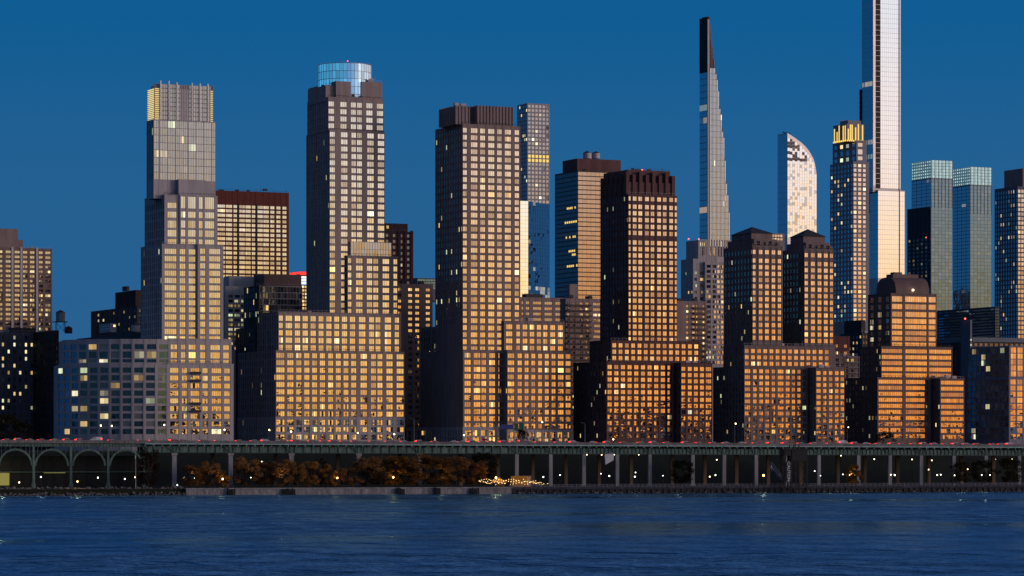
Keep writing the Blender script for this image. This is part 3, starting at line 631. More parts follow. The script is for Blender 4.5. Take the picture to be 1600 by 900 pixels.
# ---- tapering needle
b = Building('needle_tower', 'needle-thin stepped skyscraper tapering to a point over the stone tower', 'skyscraper', 1106, 3150)
steps = [(1110, 28), (1112, 50), (1114.5, 72), (1117, 92), (1119.3, 112), (1122, 132), (1124.5, 152), (1127, 174), (1129.5, 198), (1132, 228), (1134.5, 262), (1137.5, 300), (1140, 330)]
st2 = []
for (pa, ya), (pb, yb3) in zip(steps, steps[1:]): st2 += [(pa, ya), ((pa + pb) / 2, (ya + yb3) / 2)]
steps = st2 + [steps[-1]]
u0, S = b.corner(1105.5, 0); ue, _ = b.corner(1109, 0); m = MB(); fn = MB()
zb0 = b.z(385, S); v1 = b.vleft(u0, 1093)
m.box(u0 + .1, ue - .1, .1, v1 - .1, zb0, b.z(31, S)); 
for (px, y) in steps:
    u = b.corner(px, 0)[0]; z1 = b.z(y, S)
    if u > ue: m.box(ue - .2, u - .1, .35, v1 - 2 - (u - ue) * .1, zb0, z1)
b.add('tower_wall', m, solid('needle_cladding', (.10, .09, .095), .4, .08))
umax = b.corner(1140, 0)[0]; n = 15
for i in range(n):
    ua = ue + (umax - ue) * i / n; uw = (umax - ue) / n
    ytop = next((y for px, y in steps if b.corner(px, 0)[0] >= ua + uw * .5), 330)
    fn.box(ua, ua + uw * .22, -.35, .3, zb0, b.z(ytop, S))
    yg = max(ytop, 106)
    nrow = int((385 - yg) / 9)
    for k in range(nrow):
        za = b.z(385 - 9 * k, S); b.window('L', 0, 0, ua + uw * .26, ua + uw * .98, za + .12, za + 9 / F * S - .12, .05, M['g_silver_dim'], n=1, tilt=.002, lit=.01, blind=0)
b.add('terracotta_pilaster', fn, 'terracotta')
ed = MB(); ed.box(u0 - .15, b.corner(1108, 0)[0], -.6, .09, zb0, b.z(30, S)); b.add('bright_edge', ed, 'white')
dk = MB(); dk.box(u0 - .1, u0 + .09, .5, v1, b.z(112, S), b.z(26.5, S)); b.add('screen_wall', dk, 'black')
for k in range(27):
    za = b.z(382 - 10 * k, S); b.window('D', u0, 0, .8, v1 - .3, za, za + 9.2 / F * S, -.05, M['g_blue'], n=2, tilt=.003, lit=.18 if k < 22 else 0, blind=0, lk=.35)
tp = MB(); tp.box(u0, u0 + 4, 3, v1 - 4, b.z(31, S) - 1, b.z(25.5, S)); tp.tube((u0 + 3, 5, b.z(27, S)), (u0 + 3, 5, b.z(23, S)), .3, n=4); b.add('roof_plant', tp, 'black')
cl = MB(); uL = b.corner(1107, 2)[0]; uR_ = b.corner(1139, 2)[0]
for i in range(9): u = uL + (uR_ - uL) * i / 8; cl.box(u - .7, u + .7, -.6, .4, b.z(400, S), b.z(374, S))
b.add('base_colonnade', cl, 'terracotta')
bs = MB(); bs.box(uL, uR_, .6, 25, -3, b.z(376, S)); b.add('base_block', bs, 'grey_metal'); b.done()

# ---- curved-top glass tower
b = Building('glass_tower', 'mirror glass tower with curved shoulder and pixel-like dark panels', 'skyscraper', 1230.5, 3250)
u0, S = b.corner(1230.5, 0); u1 = b.corner(1276, 0)[0]; v1 = b.vleft(u0, 1215); zb0 = b.z(370, S); W = u1 - u0
def top(px):                                          # silhouette of the curved roof
    k = [(1230.5, 207.5), (1236, 211), (1244, 216), (1252, 221.5), (1260, 229), (1266, 237), (1271, 246), (1274, 256), (1276, 270)]
    for (a, ya), (c_, yc) in zip(k, k[1:]):
        if a <= px <= c_: return ya + (yc - ya) * (px - a) / (c_ - a)
    return 270
prof = [(u0, b.z(207.5, S))] + [(b.corner(px, 0)[0], b.z(top(px), S)) for px in (1236, 1240, 1244, 1248, 1252, 1256, 1260, 1263, 1266, 1269, 1271, 1273, 1274.5, 1276)]
ring = [(u0, -3)] + [(u1, -3)] + list(reversed(prof)); m = MB(); k = len(ring)
fr_ = [(u, .12, z) for u, z in ring]; bk = [(u, v1, z) for u, z in ring]
m.poly(fr_); m.poly(list(reversed(bk)))
for i in range(k): j = (i + 1) % k; m.poly([fr_[j], fr_[i], bk[i], bk[j]])
b.add('tower_wall', m, 'silver')
nc, nr = 12, 34; dark_spots = MB()
for i in range(nc):
    a0, a1 = W * i / nc, W * (i + 1) / nc; pxm = 1230.5 + 45.5 * (i + .5) / nc; pxr = 1230.5 + 45.5 * (i + 1) / nc
    off = rnd.uniform(0, 2)
    for k in range(nr):
        y1 = 372 - k * 5 - off; y0 = y1 - 5
        if y0 < top(min(pxr, 1275.9)) + 1.5: continue
        dark_ = y0 < 251 and y1 < 252 and y0 > 213 and pxm < 1262 and rnd.random() < .62
        r_ = rnd.random(); mt = 'g_black' if dark_ else ('g_silver' if r_ < .8 or y0 < 245 else 'g_silver_dim')
        b.window('L', u0, 0, a0 + .1, a1 - .1, b.z(y1, S) + .1, b.z(y0, S) - .1, 0, M[mt], n=1, tilt=.006, lit=0, blind=.25)
for k in range(16):
    y1 = 370 - 10 * k
    b.window('D', u0, 0, .6, v1 - .6, b.z(y1, S) + .2, b.z(y1 - 10, S) - .2, -.06, M['g_blue'], n=3, tilt=.004, lit=.02, blind=0)
rp = MB(); rp.tube((u0 + 3, 8, b.z(208, S)), (u0 - 1, 8, b.z(205, S)), .6, n=5); rp.box(u0 + 1, u0 + 6, 5, 9, b.z(211, S), b.z(206, S)); b.add('window_cleaning_crane', rp, 'black'); b.done()

# ---- limestone tower with golden crown
b = Building('stone_skyscraper', 'grey limestone skyscraper with a golden lit crown beside the tallest tower', 'skyscraper', 1333, 3500)
C = [(1334, 1338.6), (1341, 1346), (1348.6, 1353)]
bl_ = solid('grey_limestone', (.26, .25, .27), .85, .08)  # one even grey stone tone on every face
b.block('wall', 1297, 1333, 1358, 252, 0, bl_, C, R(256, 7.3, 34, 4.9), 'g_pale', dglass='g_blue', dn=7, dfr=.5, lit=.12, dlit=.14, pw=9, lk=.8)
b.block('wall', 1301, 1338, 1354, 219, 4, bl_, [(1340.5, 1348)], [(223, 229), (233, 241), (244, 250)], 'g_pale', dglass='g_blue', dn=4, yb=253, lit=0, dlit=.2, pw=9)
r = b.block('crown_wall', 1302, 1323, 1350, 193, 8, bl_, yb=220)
u0, u1, v0, v1, z0, z1, S = r; cg = MB()
for f, h in ((.08, .7), (.2, .95), (.3, .95), (.5, .8), (.66, 1), (.9, .95)): cg.box(u0 + (u1 - u0) * f - .5, u0 + (u1 - u0) * f + .9, v0 - .4, v0 - .01, z0 + 1, z0 + (z1 - z0) * h)
for f, h in ((.1, .9), (.25, .9), (.55, .95), (.7, .6), (.9, .8)): cg.box(u0 - .4, u0 - .01, v0 + (v1 - v0) * f - .8, v0 + (v1 - v0) * f + .8, z0 + 1, z0 + (z1 - z0) * h)
for i in range(9): cg.box(u0 + (u1 - u0) * i / 9, u0 + (u1 - u0) * (i + .6) / 9, v0 - 1.2, v0 - .6, z0 - .5, z0 + 1.2)
for i in range(7): cg.box(u0 - 1.2, u0 - .6, v0 + (v1 - v0) * i / 7, v0 + (v1 - v0) * (i + .6) / 7, z0 - .5, z0 + 1.2)
b.add('golden_light', cg, 'gold')
tp = MB(); tp.box(u0 + 4, u1 - 1, v0 + 4, v1 - 8, z1, b.z(187, S)); tp.tube((u0 - 4, v0 + 8, b.z(187.5, S)), (u0 + 9, v0 + 8, b.z(186.5, S)), .35, n=4); b.add('roof_plant', tp, bl_); b.done()

# ---- tallest tower
b = Building('supertall_tower', 'tallest mirror glass tower, its top cut by the frame edge', 'skyscraper', 1372, 3620)
gm = solid('tower_mullion', (.40, .39, .42), .4, .05, metal=.5)
yt0 = -60
b.block('upper_shaft', 1347, 1364, 1407.5, yt0, 3, gm, [(1376, 1407.2)], R(yt0 + 4, 7.6, 46, 7.2), 'g_silver', dglass='g_blue', dn=1, dfr=.96, pier=.25, span=.12, pw=2.6, yb=300, tilt=.0015, lit=.0, dlit=.05, blind=.1, lk=.3)
b.block('lower_shaft', 1352, 1372, 1414, 296.5, 0, gm, [(1372.3, 1413.6)], R(298, 7.6, 18, 7.2), 'g_silver', dglass='g_blue', dn=1, dfr=.97, pier=.25, span=.12, pw=2.6, tilt=.0015, lit=0, dlit=0, blind=.1)
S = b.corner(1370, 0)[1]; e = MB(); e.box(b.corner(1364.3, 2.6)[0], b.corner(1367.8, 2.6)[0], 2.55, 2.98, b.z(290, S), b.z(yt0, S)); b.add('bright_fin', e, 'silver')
for k in range(44):
    za = b.z(294 - 8 * k, S); b.window('L', 0, 2.85, b.corner(1368.4, 2.8)[0], b.corner(1375.6, 2.8)[0], za, za + 7.3 / F * S, 0.02, M['black'], n=1, tilt=.01, lit=.06, blind=.2, lk=.4)
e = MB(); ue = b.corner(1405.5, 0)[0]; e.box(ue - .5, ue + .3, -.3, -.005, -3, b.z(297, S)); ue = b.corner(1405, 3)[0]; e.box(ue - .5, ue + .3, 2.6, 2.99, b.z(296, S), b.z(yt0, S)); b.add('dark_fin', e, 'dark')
ho = MB(); u_ = b.corner(1364, 3)[0]; vv = b.vleft(u_, 1346); ho.box(u_ - .8, u_ + 1, vv, vv + 3, b.z(330, S), b.z(136, S))
for k in range(26): zz = b.z(330 - 7.5 * k, S); ho.box(u_ - 1.1, u_ + 1.2, vv - .3, vv + 3.2, zz, zz + 1)
b.add('hoist_mast', ho, 'dark'); b.done()

# ---- glass twins
for nm, xl, xc, xr, yt, Y, lab, low in (('a', 1424.5, 1455, 1488, 250, 2700, 'teal glass office slab with lit grid top nearest the tallest tower', True),
                                        ('b', 1489, 1516, 1549, 260.5, 2720, 'teal glass office slab with lit grid top, the shorter of the pair', False)):
    b = Building('office_tower', lab, 'skyscraper', xc, Y, group=None)
    gm2 = solid('teal_mullion', (.10, .13, .15), .4, .08, metal=.4)
    b.block('wall', xl, xc, xr, yt + 28, 0, gm2, A(xc + .4, 5.45, 6, 5.1), R(yt + 30, 5.4, 38, 4.7), 'g_teal', dglass='g_blue', dn=4, dfr=.95, pier=.15, span=.1, pw=3, tilt=.003, lit=.0, dlit=.02, lk=.4)
    r = b.block('lantern_top', xl, xc, xr, yt, .2, gm2, yb=yt + 28)
    u0, u1, v0, v1, z0, z1, S = r
    m = MB(); n = 12; nz = 6
    for i in range(n):
        for k in range(nz):
            br = (.42 if i % 2 else .28) * rnd.uniform(.8, 1.15)
            m.poly([(u, v0 - .1, z) for u, z in ((u0 + (u1-u0)*(i+.04)/n, z0 + (z1-z0)*(k+.06)/nz), (u0 + (u1-u0)*(i+.96)/n, z0 + (z1-z0)*(k+.06)/nz), (u0 + (u1-u0)*(i+.96)/n, z0 + (z1-z0)*(k+.94)/nz), (u0 + (u1-u0)*(i+.04)/n, z0 + (z1-z0)*(k+.94)/nz))], 0, (br*.72, br, br*.92, .3))
    nd = 9
    for i in range(nd):
        for k in range(nz):
            for (g0, g1, h0, h1, br) in ((.02, .98, .02, .98, .10), (.3, .72, .25, .7, .75 * rnd.uniform(.5, 1.2))):
                off = .08 if br < .2 else .14
                m.poly([(u0 - off, v, z) for v, z in ((v0 + (v1-v0)*(i+g1)/nd, z0+(z1-z0)*(k+h0)/nz), (v0+(v1-v0)*(i+g0)/nd, z0+(z1-z0)*(k+h0)/nz), (v0+(v1-v0)*(i+g0)/nd, z0+(z1-z0)*(k+h1)/nz), (v0+(v1-v0)*(i+g1)/nd, z0+(z1-z0)*(k+h1)/nz))], 0, (br*.62, br, br*.85, .1))
    b.add('lit_grid', m, 'g_teal')
    fin = MB()
    for i in range(7): u = u0 + (u1 - u0) * i / 6; fin.box(u - .2, u + .2, v0 - .5, v0 - .12, z0 - 25, z1 + .3)
    b.add('glass_fin', fin, gm2)
    if low:
        b.block('low_wing', 1417.5, 1450, 1455, 323, 3, 'dark', A(1451, 2, 2, 1.5), R(372, 6.5, 9, 4), 'g_dark', dn=5, drows=R(372, 6.3, 10, 4), dlit=.25, lk=.25)
        bc = MB(); bc.ball((u0 - 1, v0 + 6, b.z(370.5, S)), .6); b.add('beacon', bc, 'beacon')
    b.done()
b = Building('apartment_tower', 'bluish stone tower with bright edge windows at the frame edge beyond the glass pair', 'tower', 1590, 2500)
b.block('wall', 1554, 1590, 1630, 291, 0, solid('bluish_stone', (.12, .13, .16), .8, .1), [(1591, 1595), (1596, 1600), (1603, 1608)], R(296, 7.1, 33, 5.4), 'g_pale', dglass='g_blue', dn=9, dfr=.55, lit=.05, dlit=.12, lk=.7)
b.block('top_storey', 1569, 1598, 1630, 263, 5, 'brown', yb=292, depth=20); b.done()
b = Building('office_block', 'wide dark blue louvred block below the teal glass slabs', 'building', 1555, 2300)
b.block('wall', 1464, 1555, 1562, 479, 0, solid('navy_cladding', (.02, .035, .06), .6, .1), A(1556, 2, 3, 1.4), R(482, 4.6, 14, 2.6), 'g_teal', dn=1, dfr=.97, dlit=0, pw=8); b.done()
b = Building('construction_core', 'blue-grey stair core with a string of work lights rising over the glass low-rise', 'building', 1516, 1900)
b.block('core_wall', 1501, 1516, 1519, 500, 0, 'bluegrey'); b.block('floor_slab', 1462, 1520, 1605, 527, 6, 'bluegrey', yb=534); b.block('wall', 1462, 1519, 1604, 533, 7, 'dark', A(1523, 8, 10, 5), R(536, 8, 8, 5), 'g_dark', dlit=.08)
wl_ = MB(); u0, S = b.corner(1516, 0)
for k in range(10): zz = b.z(531 + 8 * k, S); wl_.box(u0 - .2, u0 + .5, -1.0, -.3, zz - .5, zz + .5)
b.add('work_light', wl_, 'cream'); bc = MB(); bc.ball((u0 - 1, 4, b.z(497.5, S)), .5); b.add('beacon', bc, 'beacon'); b.done()
b = Building('glass_lowrise', 'glass low-rise, dark flank and orange front, at the end of the street row', 'building', 1577, 1760)
gw = solid('violet_grey_frame', (.20, .18, .23), .7, .1)
b.block('wall', 1511, 1577, 1660, 540, 1.5, gw, A(1579.5, 10.5, 7, 8.5), R(543, 9.3, 5, 8), 'g_warm', dglass='g_dark', dn=9, dfr=.9, pier=.25, span=.15, dlit=.05, lit=0, pw=1.8, yb=591)
b.block('wall', 1510, 1576.5, 1662, 590, 0, gw, A(1579, 10.5, 7, 8.5), R(593, 9.5, 10, 7.6), 'g_warm', dglass='g_dark', dn=9, dfr=.9, pier=.25, span=.15, dlit=.06, lit=.08, pw=1.8); b.done()
b = Building('apartment_block', 'dark rounded block between the twin pyramid towers and the vaulted office', 'building', 1347, 2000)
b.block('wall', 1313, 1347, 1362, 520, 0, 'dark', A(1349, 4, 3, 2.4), R(524, 9, 8, 4.5), 'g_dark', dlit=.22, dn=6)
b.block('roof_house', 1319, 1346, 1352, 500, 3, 'black', yb=521); b.done()
b = Building('apartment_block', 'small red brick block with one lit window behind the twin pyramid podium', 'building', 1300, 1900)
b.block('wall', None, 1300, 1328, 525, 0, solid('dusky_red_brick', (.10, .04, .042), .9, .15), [(1306, 1310), (1319, 1324)], [(538, 543), (549, 554), (560, 566)], 'g_dull', depth=12, lit=.2); b.done()
b = Building('balcony_block', 'low block with white balcony frames behind the twin pyramid podium', 'building', 1300, 1850)
b.block('wall', None, 1300, 1341, 556, 0, 'umber', A(1306, 8, 4, 5), R(560, 8.2, 4, 5), 'g_dull', depth=12, lit=.2)
bl = MB(); S = b.corner(1330, 0)[1]
for k in range(5): zz = b.z(558 + 8 * k, S); bl.box(b.corner(1324, 0)[0], b.corner(1341, 0)[0], -1.5, -.02, zz - .15, zz + .15)
for p in (1324, 1332, 1340.5): u = b.corner(p, 0)[0]; bl.box(u - .12, u + .12, -1.62, -1.51, b.z(592, S), b.z(556, S))
b.add('balcony', bl, solid('balcony_white', (.3, .29, .3), .8, .05)); b.done()
b = Building('penthouse_block', 'lit golden penthouse glimpsed in the gap between the twin pyramids', 'building', 1200, 2400)
b.block('wall', None, 1200, 1226, 364, 0, 'taupe', A(1206, 4.5, 4, 3.6), [(366, 370), (371.5, 375)], 'g_stone', depth=12, lit=.8, lk=.7); b.done()

# ------------------------------------------------------------------ ground, water, shore (frame along the shoreline)
SA = math.atan2(133, 484); SX, SY = math.cos(SA), math.sin(SA)
O0 = (0.0, 1509.5)
def sp(s, d, z=0.0): return (O0[0] + SX * s - SY * d, O0[1] + SY * s + SX * d, z)
def s_at(px, d):
    """distance along the shore of the point of line d that the ray of column px meets"""
    t = (px - CX) / F
    bx_, by_ = O0[0] - SY * d, O0[1] + SX * d
    return (t * by_ - bx_) / (SX - t * SY)
def dep(s, d): return O0[1] + SY * s + SX * d
def zpx(py, s, d): return CZ + (HY - py) / F * dep(s, d)

m = MB()
prof = [(-1, -4), (.0, 2.9), (3, 3.0), (70, 3.2), (88, 8), (112, 19.5), (130, 20), (600, 20), (30000, 20)]
seg = [-30000, -2000] + [x * 50 for x in range(-16, 17)] + [2000, 30000]
base = {}
for i, s_ in enumerate(seg):
    for j, (d, z) in enumerate(prof): base[i, j] = len(m.v); m.v.append(sp(s_, d, z))
for i in range(len(seg) - 1):
    for j in range(len(prof) - 1): m.f.append((base[i, j], base[i+1, j], base[i+1, j+1], base[i, j+1])); m.m.append(0); m.c.append(None)
tag(m.build('ground', solid('dark_earth_and_grass', (.012, .015, .007), .95, .4, .05, stretch=(1, 1, 1))), kind='structure')
m = MB(); m.poly([sp(-700, 3.4, 3.06), sp(700, 3.4, 3.06), sp(700, 9, 3.1), sp(-700, 9, 3.1)])
tag(m.build('promenade_path', solid('promenade_paving', (.16, .15, .15), .9, .2, .5)), kind='structure')

# water
m, nt, N, L = newmat('river_water')
out = N.new('ShaderNodeOutputMaterial'); tc = N.new('ShaderNodeTexCoord')
def noise(scale, sx, sy, det, dist=0.0):
    mp = N.new('ShaderNodeMapping'); mp.inputs['Scale'].default_value = (sx, sy, 1); L.new(tc.outputs['Object'], mp.inputs[0])
    n = N.new('ShaderNodeTexNoise'); n.inputs['Scale'].default_value = scale; n.inputs['Detail'].default_value = det; n.inputs['Distortion'].default_value = dist
    L.new(mp.outputs[0], n.inputs['Vector']); return n
n1 = noise(.075, 1, .5, 5, .6); n2 = noise(.022, .55, .5, 3, .6); n3 = noise(.5, 1, .5, 3)
b1 = N.new('ShaderNodeBump'); b1.inputs['Distance'].default_value = 9.0; b1.inputs['Strength'].default_value = 1; L.new(n1.outputs['Fac'], b1.inputs['Height'])
b2 = N.new('ShaderNodeBump'); b2.inputs['Distance'].default_value = 7.0; b2.inputs['Strength'].default_value = 1; L.new(n2.outputs['Fac'], b2.inputs['Height']); L.new(b1.outputs[0], b2.inputs['Normal'])
b3 = N.new('ShaderNodeBump'); b3.inputs['Distance'].default_value = .6; b3.inputs['Strength'].default_value = 1; L.new(n3.outputs['Fac'], b3.inputs['Height']); L.new(b2.outputs[0], b3.inputs['Normal'])
gl = N.new('ShaderNodeBsdfGlossy'); gl.inputs['Color'].default_value = (.28, .57, .80, 1); L.new(b3.outputs[0], gl.inputs['Normal'])
df = N.new('ShaderNodeBsdfDiffuse'); df.inputs['Color'].default_value = (0, .030, .066, 1); L.new(b3.outputs[0], df.inputs['Normal'])
fr = N.new('ShaderNodeFresnel'); fr.inputs['IOR'].default_value = 1.34; L.new(b3.outputs[0], fr.inputs['Normal'])
mxw = N.new('ShaderNodeMixShader'); L.new(fr.outputs[0], mxw.inputs[0]); L.new(df.outputs[0], mxw.inputs[1]); L.new(gl.outputs[0], mxw.inputs[2]); L.new(mxw.outputs[0], out.inputs[0])
n4 = noise(.011, .35, .8, 3, .8); mr4 = N.new('ShaderNodeMapRange'); L.new(n4.outputs['Fac'], mr4.inputs[0])
mr4.inputs[1].default_value = .38; mr4.inputs[2].default_value = .66; mr4.inputs[3].default_value = .46; mr4.inputs[4].default_value = .13
L.new(mr4.outputs[0], gl.inputs['Roughness'])
mr5 = N.new('ShaderNodeMapRange'); L.new(n4.outputs['Fac'], mr5.inputs[0]); mr5.inputs[1].default_value = .42; mr5.inputs[2].default_value = .66; mr5.inputs[3].default_value = 1.0; mr5.inputs[4].default_value = .22
L.new(mr5.outputs[0], b1.inputs['Strength']); L.new(mr5.outputs[0], b2.inputs['Strength'])
WATER = m
m = MB(); m.poly([(-14000, -9000, 0), (14000, -9000, 0), sp(14000, 5, 0), sp(-14000, 5, 0)])
tag(m.build('river', WATER), kind='structure')
# near bank behind the viewpoint: low wooded rise with blocky skyline, seen only as the dark silhouettes mirrored in the low windows
m = MB(); x = -4500; pr_ = []
while x < 6500:
    w = rnd.uniform(12, 60); h = 22 + 7 * math.sin(x * .004) + rnd.uniform(0, 9) + (rnd.uniform(12, 60) if rnd.random() < .11 else 0)
    pr_ += [(x, h), (x + w, h + rnd.uniform(-3, 3))]; x += w
top_ = [(x, -350 - .12 * x if x > 0 else -350, h) for x, h in pr_]
for i in range(len(top_) - 1):
    a, c_ = top_[i], top_[i+1]
    m.poly([(a[0], a[1], -1), (a[0], a[1], a[2]), (c_[0], c_[1], c_[2]), (c_[0], c_[1], -1)])
    m.poly([(a[0], a[1], a[2]), (a[0], a[1] - 400, 20), (c_[0], c_[1] - 400, 20), (c_[0], c_[1], c_[2])])
tag(m.build('hills', solid('dusky_bank', (.02, .02, .018), .95, .3, .05)), kind='structure')

# seawall, bulkhead, rocks
s0, s1, s2 = s_at(290, 0), s_at(798, 0), s_at(1700, 0)
sl = s_at(-60, 0)
def shore_obj(name, label, cat, s_, d, z, rz=SA, group=None): x_, y_, _ = sp(s_, d, z); return empty(name, (x_, y_, z), rz, label, cat, group)
t = shore_obj('seawall', 'long pale concrete seawall with square cap below the russet trees', 'seawall', s0, 0, 0)
m = MB(); m.box(0, s1 - s0, -1.6, 1.2, -3, 2.7); m.build('wall', solid('seawall_concrete', (.22, .205, .20), .9, .35, .7, stretch=(1, 1, .4)), t)
m = MB(); m.box(-.2, s1 - s0 + .2, -1.9, 1.4, 2.703, 3.25); m.build('coping', M['conc'], t)
for i, (pa, pb) in enumerate(((356, 366), (443, 460), (620, 631), (679, 687), (735, 747))):
    a_, b_ = s_at(pa, -2), s_at(pb, -2)
    t2 = shore_obj('timber_fender', f'black timber fender cluster on the pale seawall, {ORD[i]} from the rocky bank', 'fender', (a_ + b_) / 2, -2.4, 0, group='timber fenders on the seawall')
    m = MB(); w = (b_ - a_) / 2; n = max(3, int(w * 2 / .8))
    for k in range(n + 1): m.tube((-w + 2 * w * k / n, rnd.uniform(-.2, .1), -2), (-w + 2 * w * k / n, rnd.uniform(-.1, .1), rnd.uniform(2.2, 3.2)), .38, n=6)
    m.build('pile', M['black'], t2)
    m = MB(); m.box(-w, w, -.75, -.45, 1.2, 1.6); m.box(-w, w, -.75, -.45, .3, .6); m.build('waler', M['black'], t2)
m = MB()
def rocks(m, sa, sb, n, d0, d1, rmin, rmax, zz):
    for _ in range(n):
        s_ = rnd.uniform(sa, sb); d = rnd.uniform(d0, d1); r_ = rnd.uniform(rmin, rmax); c_ = sp(s_, d, zz(d))
        k = len(m.v); q = []
        for (a, b_, c2) in ((1,0,0),(-1,0,0),(0,1,0),(0,-1,0),(0,0,1),(0,0,-1),(.6,.6,.5),(-.6,-.6,.5),(.6,-.6,-.3),(-.6,.6,-.3)):
            q.append((c_[0] + a*r_*rnd.uniform(.7,1.3), c_[1] + b_*r_*rnd.uniform(.7,1.3), c_[2] + c2*r_*rnd.uniform(.5,.9)))
        m.v += q[:6]
        for f in ((0,2,4),(2,1,4),(1,3,4),(3,0,4),(2,0,5),(1,2,5),(3,1,5),(0,3,5)): m.f.append(tuple(k + i for i in f)); m.m.append(0); m.c.append(None)
rocks(m, sl, s0, 700, -3.5, 5, .35, 1.1, lambda d: .2 + max(0, d + 2) * .5)
tag(m.build('shore_rocks', M['rock']), 'grey broken rocks piled along the bank below the arches', 'rocks', kind='stuff')
t = shore_obj('bulkhead', 'black timber bulkhead under the railing beyond the seawall', 'bulkhead', s1, 0, 0)
m = MB(); L_ = s2 - s1; m.box(0, L_, -1.4, 1.2, -3, 2.2); 
for k in range(int(L_ / 3)): m.tube((k * 3 + .5, -1.6, -2), (k * 3 + .5, -1.6, 1.6 + .5 * rnd.random()), .3, n=5)
m.build('wall', M['black'], t)
m = MB(); m.box(0, L_, -1.7, 1.3, 2.203, 3.0); m.build('coping', solid('dusky_concrete', (.045, .045, .06), .9, .4, .6), t)
m = MB(); rocks(m, s1, s2, 260, -3.5, -1.5, .3, .9, lambda d: .25)
tag(m.build('shore_rubble', M['rock']), 'scattered pale rubble at the waterline below the railing', 'rocks', kind='stuff')
t = shore_obj('railing', 'long grey steel railing along the promenade beyond the seawall', 'railing', s1, 2.2, 3.0)
m = MB()
for k in range(int(L_ / 2.2)): m.box(k * 2.2 - .09, k * 2.2 + .09, -.09, .09, 0, 1.25)
m.build('post', M['rail'], t)
m = MB()
for h in (.25, .55, .85): m.box(0, L_, -.03, .03, h, h + .06)
m.box(0, L_, -.07, .07, 1.25, 1.36); m.build('rail', M['rail'], t)
t = shore_obj('railing', 'thin dark railing along the promenade on the pale seawall', 'railing', s0, 1.8, 3.25)
m = MB()
for k in range(int((s1 - s0) / 2.4)): m.box(k * 2.4 - .05, k * 2.4 + .05, -.05, .05, -.01, 1.1)
m.box(0, s1 - s0, -.05, .05, 1.1, 1.18); m.box(0, s1 - s0, -.03, .03, .5, .55); m.build('rail', M['black'], t)
hd = MB()
for k in range(900):
    s_ = rnd.uniform(s0, s1); d = rnd.uniform(3.0, 3.9); c_ = sp(s_, d, 3.2 + rnd.uniform(0, 1.3)); a = rnd.uniform(0, 6.28); r_ = .35
    hd.poly([(c_[0] + r_*math.cos(a), c_[1], c_[2] - r_), (c_[0] + r_*math.cos(a + 1.2), c_[1] + r_*math.sin(a), c_[2] - .1), (c_[0] - r_*math.cos(a), c_[1] + .2, c_[2] + r_), (c_[0] - r_, c_[1] + r_*math.sin(a), c_[2])])
tag(hd.build('hedge', solid('hedge_leaf', (.02, .03, .012), .9, .5, 2)), 'low dark clipped hedge behind the seawall rail', 'hedge')

# ------------------------------------------------------------------ viaduct
D0, D1 = 30.0, 54.0
va, vb_ = s_at(-80, D0), s_at(1690, D0)
def vz(s_): return 24.35 + .0 * s_ - .0042 * (s_ - s_at(800, D0))
sA, sB, sC = s_at(226, D0), s_at(600, D0), s_at(800, D0)
t = empty('elevated_highway', (*sp(0, D0)[:2], 0), SA, 'long green steel highway viaduct on concrete columns and arches along the waterfront', 'viaduct')
def strip(mb, x0, x1, y0, y1, h0, h1, n=24, m=0):
    for k in range(n):
        a, c_ = x0 + (x1 - x0) * k / n, x0 + (x1 - x0) * (k + 1) / n; k0 = len(mb.v)
        for x_ in (a, c_):
            z = vz(x_); mb.v += [(x_, y0, z + h0), (x_, y1, z + h0), (x_, y1, z + h1), (x_, y0, z + h1)]
        for f in ((0,4,5,1),(1,5,6,2),(2,6,7,3),(3,7,4,0)) + (((0,1,2,3),) if k == 0 else ()) + (((4,7,6,5),) if k == n-1 else ()): mb.f.append(tuple(k0 + i for i in f)); mb.m.append(m); mb.c.append(None)
m = MB(); strip(m, va, vb_, -.6, D1 - D0 + .6, -1.35, -.75); m.build('deck', M['asphalt'], t)
m = MB(); strip(m, va, vb_, -1.0, -.6, -1.36, .12); PAR = solid('weathered_parapet', (.17, .155, .15), .9, .3, .3); m.build('parapet', PAR, t)
m = MB(); strip(m, va, vb_, D1 - D0 + .6, D1 - D0 + .9, -1.36, .1); m.build('parapet', PAR, t)
m = MB(); strip(m, sA, vb_, -1.5, -1.003, -1.75, -1.25)
x_ = sA
while x_ < vb_: m.box(x_ - .12, x_ + .12, -1.4, -.2, vz(x_) - 2.6, vz(x_) - 1.76); x_ += 4.0
m.build('cornice', solid('green_cornice', (.26, .40, .37), .6, .25, .5), t)
m = MB(); strip(m, sA, sC + 2, .4, 1.0, -5.4, -2.4); m.build('girder', M['green'], t)
m = MB(); strip(m, sC + 2.01, vb_, .4, 1.0, -5.5, -2.9); m.build('girder', M['green'], t)
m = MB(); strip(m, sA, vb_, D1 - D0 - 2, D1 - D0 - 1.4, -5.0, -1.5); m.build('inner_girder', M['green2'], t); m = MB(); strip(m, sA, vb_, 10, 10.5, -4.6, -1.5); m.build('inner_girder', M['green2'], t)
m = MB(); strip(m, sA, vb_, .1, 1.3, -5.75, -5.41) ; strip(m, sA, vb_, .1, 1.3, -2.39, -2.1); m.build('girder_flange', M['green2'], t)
m = MB(); x_ = sA
while x_ < vb_:
    m.box(x_ - .08, x_ + .08, .12, .39, vz(x_) - 5.4, vz(x_) - 2.4); x_ += 2.0 if x_ > sC else 4.2
m.build('stiffener', M['green2'], t)
